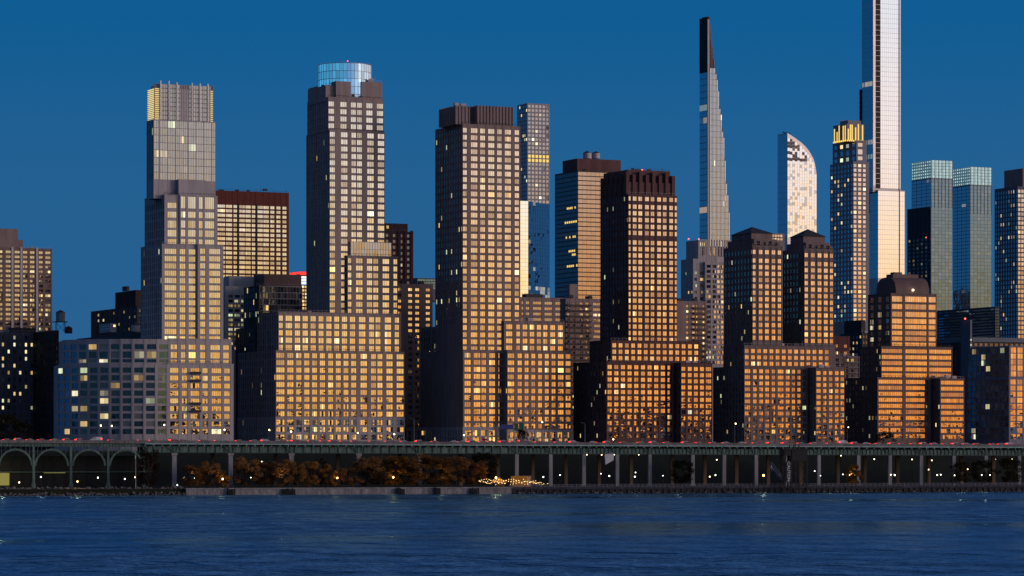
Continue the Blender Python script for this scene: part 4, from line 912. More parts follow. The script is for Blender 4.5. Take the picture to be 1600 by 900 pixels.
def column(s_, y, w, mat, cap, part='column'):
    zt = vz(s_) - 5.76
    mb = MB(); k = w / 2; mb.box(s_ - k, s_ + k, y - k, y + k, 2.5, zt)
    if cap:
        mb.box(s_ - k - .35, s_ + k + .35, y - k - .35, y + k + .35, zt - 1.0, zt - .003); mb.box(s_ - k - .3, s_ + k + .3, y - k - .3, y + k + .3, 2.5, 3.9)
    co_ = mb.build(part, M[mat], t)
    br_ = MB(); br_.box(s_ - .5, s_ + .5, y - .7, y + .7, zt, vz(s_) - 1.36)
    if y < 5: br_.tube((s_ + .8, y - .6, zt + .8), (s_ + 3.6, y - 1.4, vz(s_) - 1.7), .16, n=4); br_.tube((s_ - .8, y - .6, zt + .8), (s_ - 3.6, y - 1.4, vz(s_) - 1.7), .16, n=4)
    br_.build('bracket', M['green'], co_)
for px in (272, 360, 455, 560, 655): column(s_at(px, D0 + .8), .8, 2.1, 'conc', True)
for px in (807, 860, 912, 964, 1015, 1082, 1131, 1181, 1230, 1279, 1341, 1390, 1439, 1490, 1540, 1592): column(s_at(px, D0 + .8), .8, 1.75, 'conc', False)
for px in (332, 430, 528, 624, 720, 778, 832.5, 884, 936, 986, 1050, 1101, 1150.5, 1200, 1251, 1309, 1351, 1402, 1451, 1502, 1552): column(s_at(px, D1 - 3), D1 - D0 - 3, 1.7, 'concb', False)
# arcade
cxs = [s_at(px, D0) for px in (-32, 24.5, 81, 139, 197)]; ph = (cxs[2] - cxs[1]) / 2
zs = vz(0) - 11.5
m = MB(); strip(m, va, sA, -.2, .5, -3.0, -1.3); m.build('fascia', M['green'], t)
m = MB(); x_ = va
while x_ < sA: m.box(x_ - .06, x_ + .06, -.35, -.203, vz(x_) - 3.0, vz(x_) - 1.3); x_ += 1.45
m.build('fascia_rib', M['green2'], t)
for cx_ in cxs:
    m = MB(); r1, r0 = ph - .35, ph - 1.25
    zc = vz(cx_) - 3.9 - r1; nA = 20
    def arcp(r, k): return (cx_ + r * math.cos(math.pi * k / nA), zc + r * math.sin(math.pi * k / nA))
    for k in range(nA):
        a, b_, c_, d_ = arcp(r1, k), arcp(r1, k + 1), arcp(r0, k + 1), arcp(r0, k)
        for y in (.0, .8):
            q = [(p_[0], y, p_[1]) for p_ in (a, b_, c_, d_)]; m.poly(q if y else list(reversed(q)))
        m.poly([(d_[0], 0, d_[1]), (d_[0], .8, d_[1]), (c_[0], .8, c_[1]), (c_[0], 0, c_[1])]); m.poly([(a[0], 0, a[1]), (b_[0], 0, b_[1]), (b_[0], .8, b_[1]), (a[0], .8, a[1])])
        if k % 2 == 0 and 2 < k < nA - 2: m.box(a[0] - .1, a[0] + .1, .3, .5, a[1], vz(cx_) - 3.0)
    m.build('arch', M['green'], t)
for cx_ in cxs + [cxs[-1] + 2 * ph]:
    m = MB(); x_ = cx_ - ph; m.box(x_ - .55, x_ + .55, -.15, 1.0, 2.5, vz(x_) - 3.003); m.box(x_ - .9, x_ + .9, -.3, 1.2, 2.5, 5.2); m.build('arcade_column', M['green'], t)
# dark station building under the arches
t3 = empty('arcade_building', sp(va, D1 - 10, 3), SA, 'dim green glazed building tucked under the viaduct arches', 'building')
m = MB(); Lb = sA - va + 6; m.box(0, Lb, 0, 9, 0, 15); m.build('wall', solid('dim_green_wall', (.012, .02, .016), .8, .3, .4), t3)
m = MB(); m.box(0, Lb, -1.5, -.02, 7.2, 7.6); m.build('canopy', M['green'], t3)
m = MB()
for k in range(int(Lb / 5)): m.box(k * 5 + .5, k * 5 + 4.4, -.12, -.01, .6, 6.2); m.box(k * 5 + .5, k * 5 + 4.4, -.12, -.01, 8.2, 12.5)
m.build('glazing', M['black'], t3)
xw = s_at(6, D1 - 10) - va
m = MB(); m.box(xw - 5, xw + 2.5, -.3, -.13, 1.2, 7.0); m.build('lit_window', emit('station_window', (.55, .48, .13), .45), t3)
xw = s_at(88, D1 - 10) - va
m = MB(); m.box(xw - 6, xw + 4, -1.3, -1.0, 6.9, 7.15); m.build('lit_strip', emit('station_strip', (.5, .48, .16), .5), t3)

# ------------------------------------------------------------------ things on and around the viaduct
# vehicles
def make_car(kind):
    root = empty('car', (0, 0, 0), 0, 'x', 'car', 'cars on the elevated highway')
    Lc, Wc, bh, rh = {'sedan': (4.7, 1.82, .95, 1.45), 'suv': (4.8, 1.92, 1.12, 1.78), 'van': (5.6, 2.0, 1.3, 2.35)}[kind]
    h = Lc / 2; w = Wc / 2
    if kind == 'sedan': side = [(-h, .35), (-h, .85), (-h + .1, .95), (-h + .85, 1.0), (-1.25, 1.42), (.35, 1.45), (1.25, .98), (h - .25, .82), (h, .62), (h, .32)]
    elif kind == 'suv': side = [(-h, .4), (-h, 1.05), (-h + .25, 1.7), (-h + .5, 1.78), (.55, 1.75), (1.2, 1.15), (h - .2, 1.0), (h, .75), (h, .38)]
    else: side = [(-h, .4), (-h, 2.2), (-h + .2, 2.35), (1.2, 2.32), (2.0, 1.35), (h - .1, 1.15), (h, .8), (h, .4)]
    m = MB(); n = len(side)
    def yw(z): return w if z < bh + .05 else w - .17 * (z - bh) / (rh - bh)
    lf = [(x, -yw(z), z) for x, z in side]; rt = [(x, yw(z), z) for x, z in side]
    m.poly(list(reversed(lf))); m.poly(rt)
    for i in range(n): j = (i + 1) % n; m.poly([lf[i], lf[j], rt[j], rt[i]])
    m.build('body', M['white'], root)
    g = MB(); z0, z1 = bh + .06, rh - .1; xa, xb = {'sedan': (-1.25, .62), 'suv': (-h + .45, .7), 'van': (.2, 1.45)}[kind]
    for sgn in (-1, 1):
        q = [(xa - .25, sgn * (yw(z0) + .015), z0), (xb + .25, sgn * (yw(z0) + .015), z0), (xb - .2, sgn * (yw(z1) + .015), z1), (xa + .05, sgn * (yw(z1) + .015), z1)]
        g.poly(q if sgn < 0 else list(reversed(q)))
    g.build('window', M['g_dark'], root)
    for x_ in (-h * .6, h * .62):
        for sgn in (-1, 1):
            ww = MB(); ww.tube((x_, sgn * (w - .22), .33), (x_, sgn * (w + .01), .33), .33, n=12); wo = ww.build('wheel', M['tyre'], root); ww = MB(); ww.tube((x_, sgn * (w + .01), .33), (x_, sgn * (w + .025), .33), .2, n=10); ww.build('rim', M['silver'], wo)
    for sgn in (-1, 1):
        tl = MB(); zt = {'sedan': .8, 'suv': 1.05, 'van': 1.5}[kind]
        tl.box(-h - .03, -h + .6, sgn * (w - .42) if sgn > 0 else -w - .03, w + .03 if sgn > 0 else -w + .42, zt - .18, zt + .18); tl.build('tail_light', M['tail'], root)
        hl = MB(); hl.box(h - .25, h + .03, sgn * (w - .4) if sgn > 0 else -w - .02, w + .02 if sgn > 0 else -w + .4, .62, .8); hl.build('headlight', M['head'], root)
    return root
PAINT = {'black': (.015, .015, .017), 'silver': (.38, .38, .4), 'white': (.62, .62, .62), 'red': (.25, .02, .02), 'blue': (.03, .06, .16), 'grey': (.12, .12, .13), 'yellow': (.6, .33, .03)}
PM = {k: solid('car_paint_' + k, c, .25, .03, metal=.2, spec=.5) for k, c in PAINT.items()}
protos = {k: make_car(k) for k in ('sedan', 'suv', 'van')}; used = set()
cars = [(12, 'sedan', 'black', 0), (30, 'suv', 'grey', 1), (66, 'sedan', 'red', 0), (86, 'sedan', 'silver', 0), (106, 'suv', 'black', 1), (150, 'van', 'white', 3), (208, 'sedan', 'blue', 3), (240, 'sedan', 'grey', 0),
        (272, 'suv', 'red', 0), (286, 'sedan', 'black', 1), (342, 'sedan', 'silver', 0), (415, 'suv', 'white', 0), (442, 'sedan', 'grey', 3), (488, 'sedan', 'black', 0), (507, 'sedan', 'red', 0), (521, 'suv', 'grey', 1), (538, 'sedan', 'silver', 0), (608, 'sedan', 'black', 1),
        (656, 'suv', 'black', 0), (708, 'sedan', 'white', 3), (722, 'sedan', 'silver', 3), (755, 'sedan', 'grey', 0), (768, 'sedan', 'black', 1), (787, 'suv', 'red', 0), (803, 'sedan', 'silver', 0), (818, 'van', 'grey', 1), (873, 'sedan', 'black', 0), (925, 'sedan', 'white', 3), (950, 'suv', 'red', 0), (1002, 'sedan', 'yellow', 1), (1043, 'sedan', 'red', 0), (1072, 'suv', 'black', 1),
        (1115, 'sedan', 'grey', 0), (1158, 'sedan', 'white', 3), (1228, 'suv', 'red', 0), (1272, 'sedan', 'silver', 0), (1298, 'sedan', 'black', 0), (1318, 'van', 'white', 1), (1352, 'sedan', 'white', 3), (1395, 'suv', 'black', 0), (1410, 'sedan', 'red', 0), (1428, 'sedan', 'yellow', 1), (1460, 'sedan', 'silver', 0), (1494, 'suv', 'grey', 0), (1527, 'sedan', 'red', 0), (1552, 'sedan', 'black', 1), (1578, 'suv', 'white', 0)]
for px_, k_, c_, l_ in ((48, 'sedan', 'grey', 0), (125, 'suv', 'red', 1), (176, 'sedan', 'black', 0), (318, 'sedan', 'grey', 1), (375, 'sedan', 'black', 0), (398, 'sedan', 'silver', 1), (462, 'suv', 'red', 0), (555, 'sedan', 'grey', 0), (583, 'sedan', 'red', 0), (632, 'sedan', 'silver', 1), (680, 'sedan', 'red', 0), (738, 'suv', 'black', 0), (842, 'sedan', 'red', 0), (896, 'suv', 'silver', 0), (975, 'sedan', 'black', 0), (1022, 'suv', 'grey', 0), (1093, 'sedan', 'red', 0), (1135, 'sedan', 'silver', 1), (1182, 'sedan', 'black', 0), (1205, 'suv', 'grey', 0), (1252, 'sedan', 'grey', 1), (1336, 'suv', 'red', 0), (1374, 'sedan', 'grey', 0), (1444, 'suv', 'grey', 1), (1478, 'sedan', 'red', 0), (1510, 'sedan', 'silver', 1), (1565, 'sedan', 'grey', 0)): cars.append((px_, k_, c_, l_))
cars.sort()
refs = [(84, 'the black scaffolded block'), (262, 'the curved podium'), (366, 'the pale tower'), (632, 'the wide glowing podium'), (700, 'the stone annex'), (893, 'the tall brown tower'), (1113, 'the dark red tower'), (1320, 'the twin pyramid towers'), (1507, 'the vaulted office'), (1700, 'the glass low-rise')]
cnt = {}
for px, kind, colr, lane in cars:
    d = D0 + (3.0, 6.8, 10.4, 14.5)[lane]; s_ = s_at(px, d); x_, y_, _ = sp(s_, d)
    loc = (x_, y_, vz(s_) - .75); rz = SA + (math.pi if lane == 3 else 0) - .0042
    o = dup(protos[kind], loc, rz) if kind in used else protos[kind]
    used.add(kind); o.location = loc; o.rotation_euler = (0, 0, rz)
    ref = next(r_ for e_, r_ in refs if px < e_); key = (kind, colr, ref, lane == 3); cnt[key] = cnt.get(key, 0) + 1
    wd = {'suv': 'sport utility car', 'sedan': 'sedan', 'van': 'tall van'}[kind]
    o['label'] = f"{colr} {wd} {'with white headlights ' if lane == 3 else 'with red tail lights '}on viaduct before {ref}" + (f', {ORD[cnt[key]-1]} such' if cnt[key] > 1 else '')
    for ch in o.children:
        if ch.name.startswith('body'): ch.material_slots[0].link = 'OBJECT'; ch.material_slots[0].material = PM[colr]

# street lamps on the highway and beyond it
def lamp(name, label, group, loc, h, mat, r_, rz=0.0, arm=1.6, pole='rail', globe=False):
    r_ *= .74; t_ = empty(name, loc, rz, label, 'street lamp', group)
    m_ = MB(); m_.tube((0, 0, -.02), (0, 0, h), .10, .06, n=6); m_.box(-.2, .2, -.2, .2, -.02, .5); m_.build('pole', M[pole], t_)
    if arm:
        m_ = MB(); m_.tube((0, 0, h - .1), (0, -arm, h + .25), .05, n=5); m_.build('arm', M[pole], t_)
        m_ = MB(); m_.box(-.22, .22, -arm - .5, -arm + .1, h + .2, h + .34); hd_ = m_.build('lamp_head', M[pole], t_)
        m_ = MB(); m_.ball((0, -arm - .2, h + .12), r_, n=10, k=6); m_.build('bulb', M[mat], hd_)
    else:
        m_ = MB(); m_.tube((0, 0, h), (0, 0, h + .12), .22, .05, n=8); hd_ = m_.build('lamp_head', M[pole], t_)
        m_ = MB(); m_.ball((0, 0, h + .12 + r_), r_, n=10, k=6); m_.build('bulb', M[mat], hd_)
    return t_
hw = [(157, 665), (174, 665.5), (256, 664), (350, 671.5), (420, 672), (454, 674.5), (558, 676.5), (615, 678.5), (724, 680), (846, 659.5), (957, 686.5), (1148, 662), (1324, 667.5)]
for i, (px, py) in enumerate(hw):
    d = D1 + 4 ; s_ = s_at(px, d); x_, y_, _ = sp(s_, d); zt = zpx(py, s_, d); zb = 3.2
    d2 = D1 - .2; s_ = s_at(px, d2); x_, y_, _ = sp(s_, d2); zt = zpx(py, s_, d2); zb = vz(s_) - .75
    lamp('highway_lamp', f'glowing white lamp over the viaduct road, {ORD[i]} along from the arched end', 'lamps standing along the elevated highway', (x_, y_, zb), max(1.2, zt - zb - .1), 'lamp', .50 if px not in (1324,) else .4, SA, arm=1.2)
un = [(299, 655, 24, 'tall unlit mast beside the curved podium'), (647, 655, 12, 'tall unlit mast before the brown annex'), (914, 662, 10, 'tall unlit mast before the dark red tower podium')]
for px, py, h, lb in un:
    d2 = D1 - .4; s_ = s_at(px, d2); x_, y_, _ = sp(s_, d2); zb = vz(s_) - .75; zt = zpx(py, s_, d2)
    t_ = empty('light_mast', (x_, y_, zb), SA, lb, 'mast'); m = MB(); m.tube((0, 0, 0), (0, 0, zt - zb), .16, .1, n=6); m.build('pole', M['rail'], t_)
    m = MB(); m.tube((0, 0, zt - zb), (-1.6, 0, zt - zb + .5), .07, n=5); m.box(-2.2, -1.4, -.15, .15, zt - zb + .4, zt - zb + .55); m.build('arm', M['rail'], t_)
# promenade and park lamps
pk = [(30, 753.5, 5, 'lamp', .42), (64, 745, 12, 'lampw', .42), (121, 752, 5, 'lampy', .45), (153, 746, 12, 'lampw', .42), (195, 748, 10, 'lamp', .4), (211, 745.5, 6, 'lamp', .36), (277, 759, 5, 'lampw', .36), (288, 746, 20, 'lampw', .3), (304, 747, 20, 'lampw', .28),
      (348, 748, 6.5, 'lampy', .5), (392, 746, 6.5, 'lampw', .3), (409, 721, 20, 'lampw', .36), (527, 746.5, 6, 'lampy', .5), (614.5, 745.5, 6.5, 'lampy', .5), (775, 746, 8, 'lampy', .6), (849, 745, 8, 'lampw', .42), (875, 742, 20, 'lampw', .4), (939, 740, 12, 'lampw', .3), (952, 743.5, 8, 'lampw', .45),
      (992, 744.5, 8, 'lampw', .45), (993, 738, 12, 'lampw', .33), (1036, 743, 10, 'lampw', .3), (1109, 744.5, 8, 'lamp', .42), (1118, 742, 12, 'lampw', .42), (1193, 742.5, 7, 'lampy', .65), (1273, 736, 12, 'lampw', .35), (1282, 743, 9, 'lampw', .3), (1317, 741, 12, 'lampw', .35), (1328, 742, 9, 'lamp', .35), (1335, 743, 14, 'lamp', .28),
      (1392, 741.5, 9, 'lamp', .4), (1398, 742, 14, 'lampw', .48), (1451, 733.5, 10, 'lamp', .35), (1464.5, 742, 9, 'lampw', .4), (1470, 741.5, 14, 'lampw', .36), (1491.5, 742.5, 9, 'lamp', .35), (1512, 733, 10, 'lamp', .35), (1534, 742, 9, 'lampw', .35), (1547, 742, 12, 'lampw', .35)]
for i, (px, py, d, mt, r_) in enumerate(pk):
    s_ = s_at(px, d); x_, y_, _ = sp(s_, d); zt = zpx(py, s_, d)
    tn = {'lamp': 'warm white', 'lampw': 'cool white', 'lampy': 'amber'}[mt]
    lamp('park_lamp', f'{tn} post lamp in the waterfront park, {ORD[i]} lamp along from the arches', 'post lamps along the waterfront park', (x_, y_, 3.0), max(1.2, zt - 3.0 - r_ - .1), mt, r_, SA, arm=0, pole='black')
# lamps under the deck
ud = [(917, 710), (940, 710.5), (960, 710), (998, 710), (1084, 710), (1314, 711.5), (1120, 718), (1456, 719), (1425, 717.5), (1555, 717), (1581, 717), (1366, 717)]
for i, (px, py) in enumerate(ud):
    d = D1 + 8; s_ = s_at(px, d); x_, y_, _ = sp(s_, d); zt = zpx(py, s_, d)
    lamp('street_lamp', f'small lamp seen under the viaduct deck, {ORD[i]} of those behind the columns', 'lamps on the street behind the viaduct', (x_, y_, 3.1), zt - 3.6, 'lamp', .36, SA, arm=0, pole='black')
# light of the brightest lamps, and added fill lights for trees and grass
for px, py, d, pw_, c_ in ((348, 748, 4.5, 320, (1, .6, .2)), (527, 746, 4.5, 320, (1, .6, .2)), (614.5, 745, 4.5, 320, (1, .7, .15)), (775, 745, 6.5, 700, (1, .62, .25)), (121, 752, 3.5, 500, (1, .65, .3)), (1193, 742, 5.5, 700, (1, .65, .3)), (4, 738, 30, 1200, (1, .85, .45)), (64, 744, 10, 350, (1, .9, .6)), (1330, 741, 5, 350, (1, .7, .3)), (1298, 744, 9, 160, (.8, 1, .4)), (1540, 738, 14, 260, (1, .85, .45)), (1500, 738, 14, 200, (1, .85, .5)), (1060, 738, 12, 160, (1, .85, .5)), (300, 740, 5, 160, (1, .7, .4)), (440, 740, 5, 200, (1, .7, .4)), (690, 742, 5, 220, (1, .7, .35))):
    s_ = s_at(px, d); ld = bpy.data.lights.new('lamp_and_fill_light', 'POINT'); ld.energy = pw_; ld.color = c_; ld.shadow_soft_size = .4
    lo = bpy.data.objects.new('lamp_and_fill_light', ld); col.objects.link(lo); lo.location = sp(s_, d, zpx(py, s_, d) + .2)

# overhead green signs
s_ = s_at(812, D0 + 14); x_, y_, _ = sp(s_, D0 + 14)
t = empty('sign_gantry', (x_, y_, vz(s_) - .75), SA, 'overhead road sign frame with two dark green panels above the viaduct', 'road sign')
k = dep(s_, D0 + 14) / F
m = MB()
for p in (776, 822, 829.5): m.tube(((p - 812) * k, 0, 0), ((p - 812) * k, 0, (692 - 661) * k), .13, n=6)
m.build('post', M['rail'], t)
m = MB(); m.tube((-36 * k, 0, 8.4), (18 * k, 0, 8.4), .12, n=5); m.tube((-36 * k, 0, 7.2), (18 * k, 0, 7.2), .12, n=5); m.tube((10 * k, 0, 10), (18 * k, 0, 10), .1, n=5); m.build('beam', M['rail'], t)
for (p0, p1, ya, yb2) in ((803, 809.6, 660, 671.5), (810.6, 818, 659.5, 670)):
    m = MB(); m.box((p0 - 812) * k, (p1 - 812) * k, -.35, -.2, (692 - yb2) * k, (692 - ya) * k); m.build('sign_panel', M['signgreen'], t)
m = MB(); m.box(-31 * k, -10 * k, -.3, -.16, (692 - 669) * k, (692 - 661.5) * k); m.build('sign_panel', M['signblue'], t)

# white banner under the deck
s_ = s_at(952, D0 - 6); t = empty('banner', sp(s_, D0 - 6, zpx(708, s_, D0 - 6)), SA, 'slanted white canvas banner hanging between the columns below the deck', 'banner')
m = MB(); a = [(-2.3, 0, -.5), (2.4, 0, -.2), (2.2, 0, -3.4), (-1.9, 0, -5.6)]; bb = [(x, .12, z) for x, _, z in a]
m.poly([a[3], a[2], a[1], a[0]]); m.poly(bb); [m.poly([a[i], a[(i+1) % 4], bb[(i+1) % 4], bb[i]]) for i in range(4)]; m.build('canvas', M['fabric'], t)
m = MB(); m.tube((-2.3, .06, -.5), (-2.3, .06, 2.2), .05, n=4); m.tube((2.4, .06, -.2), (2.4, .06, 2.2), .05, n=4); m.build('cord', M['black'], t)

def text_obj(body, size, mat, parent, loc, rot, name='lettering'):
    cu = bpy.data.curves.new(name, 'FONT'); cu.body = body; cu.size = size; cu.align_x = 'CENTER'; cu.align_y = 'CENTER'; cu.extrude = .03
    cu.materials.append(M[mat]); o = bpy.data.objects.new(name, cu); col.objects.link(o); 
    bpy.context.view_layer.update(); me = bpy.data.meshes.new_from_object(o.evaluated_get(bpy.context.evaluated_depsgraph_get())); bpy.data.objects.remove(o)
    o = bpy.data.objects.new(name, me); col.objects.link(o); o.parent = parent; o.location = loc; o.rotation_euler = rot; return o
# yellow container
d = 8.0; s_ = s_at(815, d); t = empty('container', sp(s_, d, 3.05), SA, 'ochre yellow shipping container with white sideways letters behind string lights', 'container')
m = MB(); m.box(-4.6, 4.6, 0, 3, .15, 5.2)
for k in range(26): m.box(-4.5 + k * .35, -4.34 + k * .35, -.06, .02, .3, 5.05)
m.build('body', M['yellow'], t)
m = MB(); [m.box(x_ - .12, x_ + .12, -.1, .12, 0, 5.3) for x_ in (-4.6, 4.6)]; m.box(-4.47, 4.47, -.1, .1, 5.2, 5.35); m.build('frame', M['concb'], t)
text_obj('NYC', 2.1, 'letter', t, (3.5, -.12, 2.9), (math.radians(90), math.radians(-90), 0))
# kiosk awning
s_ = s_at(781, 9); t = empty('kiosk', sp(s_, 9, 3.05), SA, 'small ochre peaked kiosk roof lit by string lights', 'kiosk')
m = MB(); m.box(-2.6, 2.6, 0, 3, 0, 2.4); m.build('body', M['wood'], t)
m = MB(); e_ = [(-3.2, -.5, 2.4), (3.2, -.5, 2.4), (3.2, 3.5, 2.4), (-3.2, 3.5, 2.4)]; [m.poly([e_[i], e_[(i+1) % 4], (0, 1.5, 4.6)]) for i in range(4)]; m.poly(list(reversed(e_))); m.build('roof', M['yellow'], t)
# string lights
s_ = s_at(800, 3); t = empty('string_lights', sp(s_, 3, 3.05), SA, 'tangle of warm string lights over the waterside cafe in front of the container', 'string lights')
m = MB(); proto_b = None; xa, xb = s_at(752, 3) - s_, s_at(856, 3) - s_
for rr_ in range(4):
    prev = None
    for k in range(24):
        f = k / 23; x_ = xa + (xb - xa) * f * (1 - .05 * rr_); y_ = rr_ * 1.3; z_ = 1.3 + .55 * rr_ + .7 * abs(math.sin(k * .62 + rr_)) + rnd.uniform(-.2, .2) - (.9 if f > .82 else 0) * (.3 + .2 * rr_)
        if prev: m.tube(prev, (x_, y_, z_), .02, n=3)
        prev = (x_, y_, z_)
        if rnd.random() < .82:
            if proto_b is None: q = MB(); q.ball((0, 0, 0), .13, n=8, k=5); proto_b = q.build('bulb', M['fairy'], t); proto_b.location = prev
            else: o = proto_b.copy(); col.objects.link(o); o.parent = t; o.location = prev
m.build('cable', M['black'], t)
m = MB(); [m.tube((xa + (xb - xa) * k / 6, 1.5, 0), (xa + (xb - xa) * k / 6, 1.5, 3.4), .05, n=5) for k in range(7)]; m.build('post', M['black'], t)
# flagpole
s_ = s_at(212, 3); t = empty('flagpole', sp(s_, 3, 3.0), SA, 'thin white flagpole with a furled pennant on the rocky bank', 'flagpole')
m = MB(); h = zpx(706, s_, 3) - 3; m.tube((0, 0, 0), (0, 0, h), .12, .07, n=6); m.build('pole', M['fabric'], t)
m = MB(); m.box(-.3, .1, -.05, .05, h - 3.2, h - 1.6); m.build('pennant', M['fabric'], t)
m = MB(); m.ball((0, 0, h + .15), .18); m.build('finial', M['fabric'], t)

# ferry transfer bridge
d = -6.0; s_ = s_at(1243, d); t = empty('transfer_bridge', sp(s_, d, 0), SA, 'black derelict float bridge tower standing in the water before the viaduct', 'transfer bridge')
k = dep(s_, d) / F; X = lambda p: (p - 1243) * k; Z = lambda y: CZ + (HY - y) * k
m = MB(); m.box(X(1223), X(1236), 0, 5, Z(712), Z(703)); m.box(X(1237), X(1263), -.2, 5.5, Z(720), Z(703.5)); m.build('gantry_house', M['black'], t)
m = MB(); m.prism([(X(1222), -.6), (X(1264), -.6), (X(1264), 5.9), (X(1222), 5.9)], Z(703.4), Z(701)); m.build('roof', M['black'], t)
m = MB()
for p, h in ((1235.5, 693.5), (1242, 693), (1245, 692.5), (1251, 694)): m.tube((X(p), 2, Z(702)), (X(p), 2, Z(h)), .55, .12, n=5)
m.build('finial', M['black'], t)
for p in (1224, 1236, 1249, 1262):
    m = MB()
    for y_ in (.3, 4.8): m.box(X(p) - .3, X(p) + .3, y_ - .3, y_ + .3, -3, Z(703.4))
    m.build('leg', M['black'], t)
m = MB()
for (p, q) in ((1224, 1236), (1236, 1249), (1249, 1262)):
    for (y0, y1) in ((757, 740), (740, 722)):
        m.tube((X(p), .3, Z(y0)), (X(q), .3, Z(y1)), .14, n=4); m.tube((X(q), .3, Z(y0)), (X(p), .3, Z(y1)), .14, n=4); m.tube((X(p), .3, Z(y1)), (X(q), .3, Z(y1)), .16, n=4)
m.build('lattice', M['black'], t)
m = MB(); m.box(X(1226), X(1236), -.4, -.1, Z(752), Z(722)); m.build('sign_board', M['black'], t)
text_obj('CAUTION', 2.05, 'letter', t, (X(1231), -.46, Z(737)), (math.radians(90), math.radians(90), 0))
m = MB(); P0, P1 = (X(1204), 1.5, Z(722)), (X(1222), 1.5, Z(744))
for y_ in (.5, 3.5):
    m.tube((P0[0], y_, P0[2]), (P1[0], y_, P1[2]), .2, n=4); m.tube((P0[0], y_, P0[2] - 2), (P1[0], y_, P1[2] - 2), .2, n=4)
    for i in range(7): f = i / 6; x_ = P0[0] + (P1[0]-P0[0])*f; z_ = P0[2] + (P1[2]-P0[2])*f; m.tube((x_, y_, z_), (x_ + .6, y_, z_ - 2.3), .12, n=4)
m.build('lift_span', M['steelblue'], t)

# water tanks on roofs
def tank(label, px, yb_, yt_, rpx, Y, legs, mat='wood', yleg=None):
    k = Y / F; x_ = (px - CX) * k; zb = CZ + (HY - yb_) * k; zt = CZ + (HY - yt_) * k; r_ = rpx * k
    zl = CZ + (HY - (yleg or yb_ + 1)) * k
    t_ = empty('water_tank', (x_, Y, zl), 0, label, 'water tank', 'rooftop water tanks')
    h0, h1 = zb - zl, zt - zl; cone = r_ * .55
    m_ = MB(); m_.prism([(r_ * math.cos(i * math.pi / 10), r_ * math.sin(i * math.pi / 10)) for i in range(20)], h0, h1 - cone); m_.build('tank', M[mat], t_)
    m_ = MB(); n = 20
    for i in range(n): a, c_ = i * 2 * math.pi / n, (i + 1) * 2 * math.pi / n; m_.poly([(r_ * 1.06 * math.cos(a), r_ * 1.06 * math.sin(a), h1 - cone), (r_ * 1.06 * math.cos(c_), r_ * 1.06 * math.sin(c_), h1 - cone), (0, 0, h1)])
    m_.build('roof', M['slate'], t_)
    if legs:
        m_ = MB(); w = r_ * .9
        m_.box(-r_ * 1.7, r_ * 1.5, -r_ * 1.1, r_ * 1.1, h0 - .35, h0 - .01); m_.build('platform', M['black'], t_)
        for a in (-1, 1):
            for c_ in (-1, 1): m_ = MB(); m_.box(a * w - .15, a * w + .15, c_ * w - .15, c_ * w + .15, 0, h0 - .36); m_.build('leg', M['black'], t_)
        m_ = MB()
        for c_ in (-w, w): m_.tube((-w, c_, .2), (w, c_, h0 - .5), .07, n=4); m_.tube((w, c_, .2), (-w, c_, h0 - .5), .07, n=4)
        m_.build('brace', M['black'], t_)
greyt = 'conc'
tank('grey water tank with conical lid raised on a steel frame over the scaffolded block', 94.5, 502.5, 484, 7.2, 1762, True, 'conc', 519)
tank('squat dark water tank at the foot of the raised tank', 107, 521, 509, 6, 1764, False, 'dark', 524)
tank('pinkish water tank beside the pale tower, behind the white plant house', 212, 518, 504, 7.2, 1775, False, 'terracotta', 519.5)
tank('domed pale water tank on the bronze tower, beside its twin near the plant edge', 917.5, 248, 235.5, 6.6, 2262, False, 'terracotta', 249)
tank('domed pale water tank on the bronze tower, the twin nearer the dark red tower', 931, 248, 236, 6.4, 2270, False, 'terracotta', 249)

# ------------------------------------------------------------------ trees
def leafmat(name, c, c2, tr=.25):
    m, nt, N, L = newmat(name)
    out = N.new('ShaderNodeOutputMaterial'); d = N.new('ShaderNodeBsdfDiffuse'); tl = N.new('ShaderNodeBsdfTranslucent'); mx = N.new('ShaderNodeMixShader'); mx.inputs[0].default_value = tr
    tc = N.new('ShaderNodeTexCoord'); nz = N.new('ShaderNodeTexNoise'); nz.inputs['Scale'].default_value = .9; nz.inputs['Detail'].default_value = 3; L.new(tc.outputs['Object'], nz.inputs['Vector'])
    cr = N.new('ShaderNodeMix'); cr.data_type = 'RGBA'; cr.inputs[6].default_value = (*c, 1); cr.inputs[7].default_value = (*c2, 1); L.new(nz.outputs['Fac'], cr.inputs[0])
    L.new(cr.outputs[2], d.inputs['Color']); L.new(cr.outputs[2], tl.inputs['Color']); L.new(d.outputs[0], mx.inputs[1]); L.new(tl.outputs[0], mx.inputs[2]); L.new(mx.outputs[0], out.inputs[0]); return m
LM = {'russet': leafmat('russet_leaves', (.30, .15, .05), (.19, .085, .03)), 'amber': leafmat('amber_leaves', (.36, .18, .03), (.2, .085, .02)),
      'dim': leafmat('dim_leaves', (.035, .03, .016), (.018, .018, .010)), 'maroon': leafmat('maroon_leaves', (.055, .025, .018), (.03, .016, .012))}
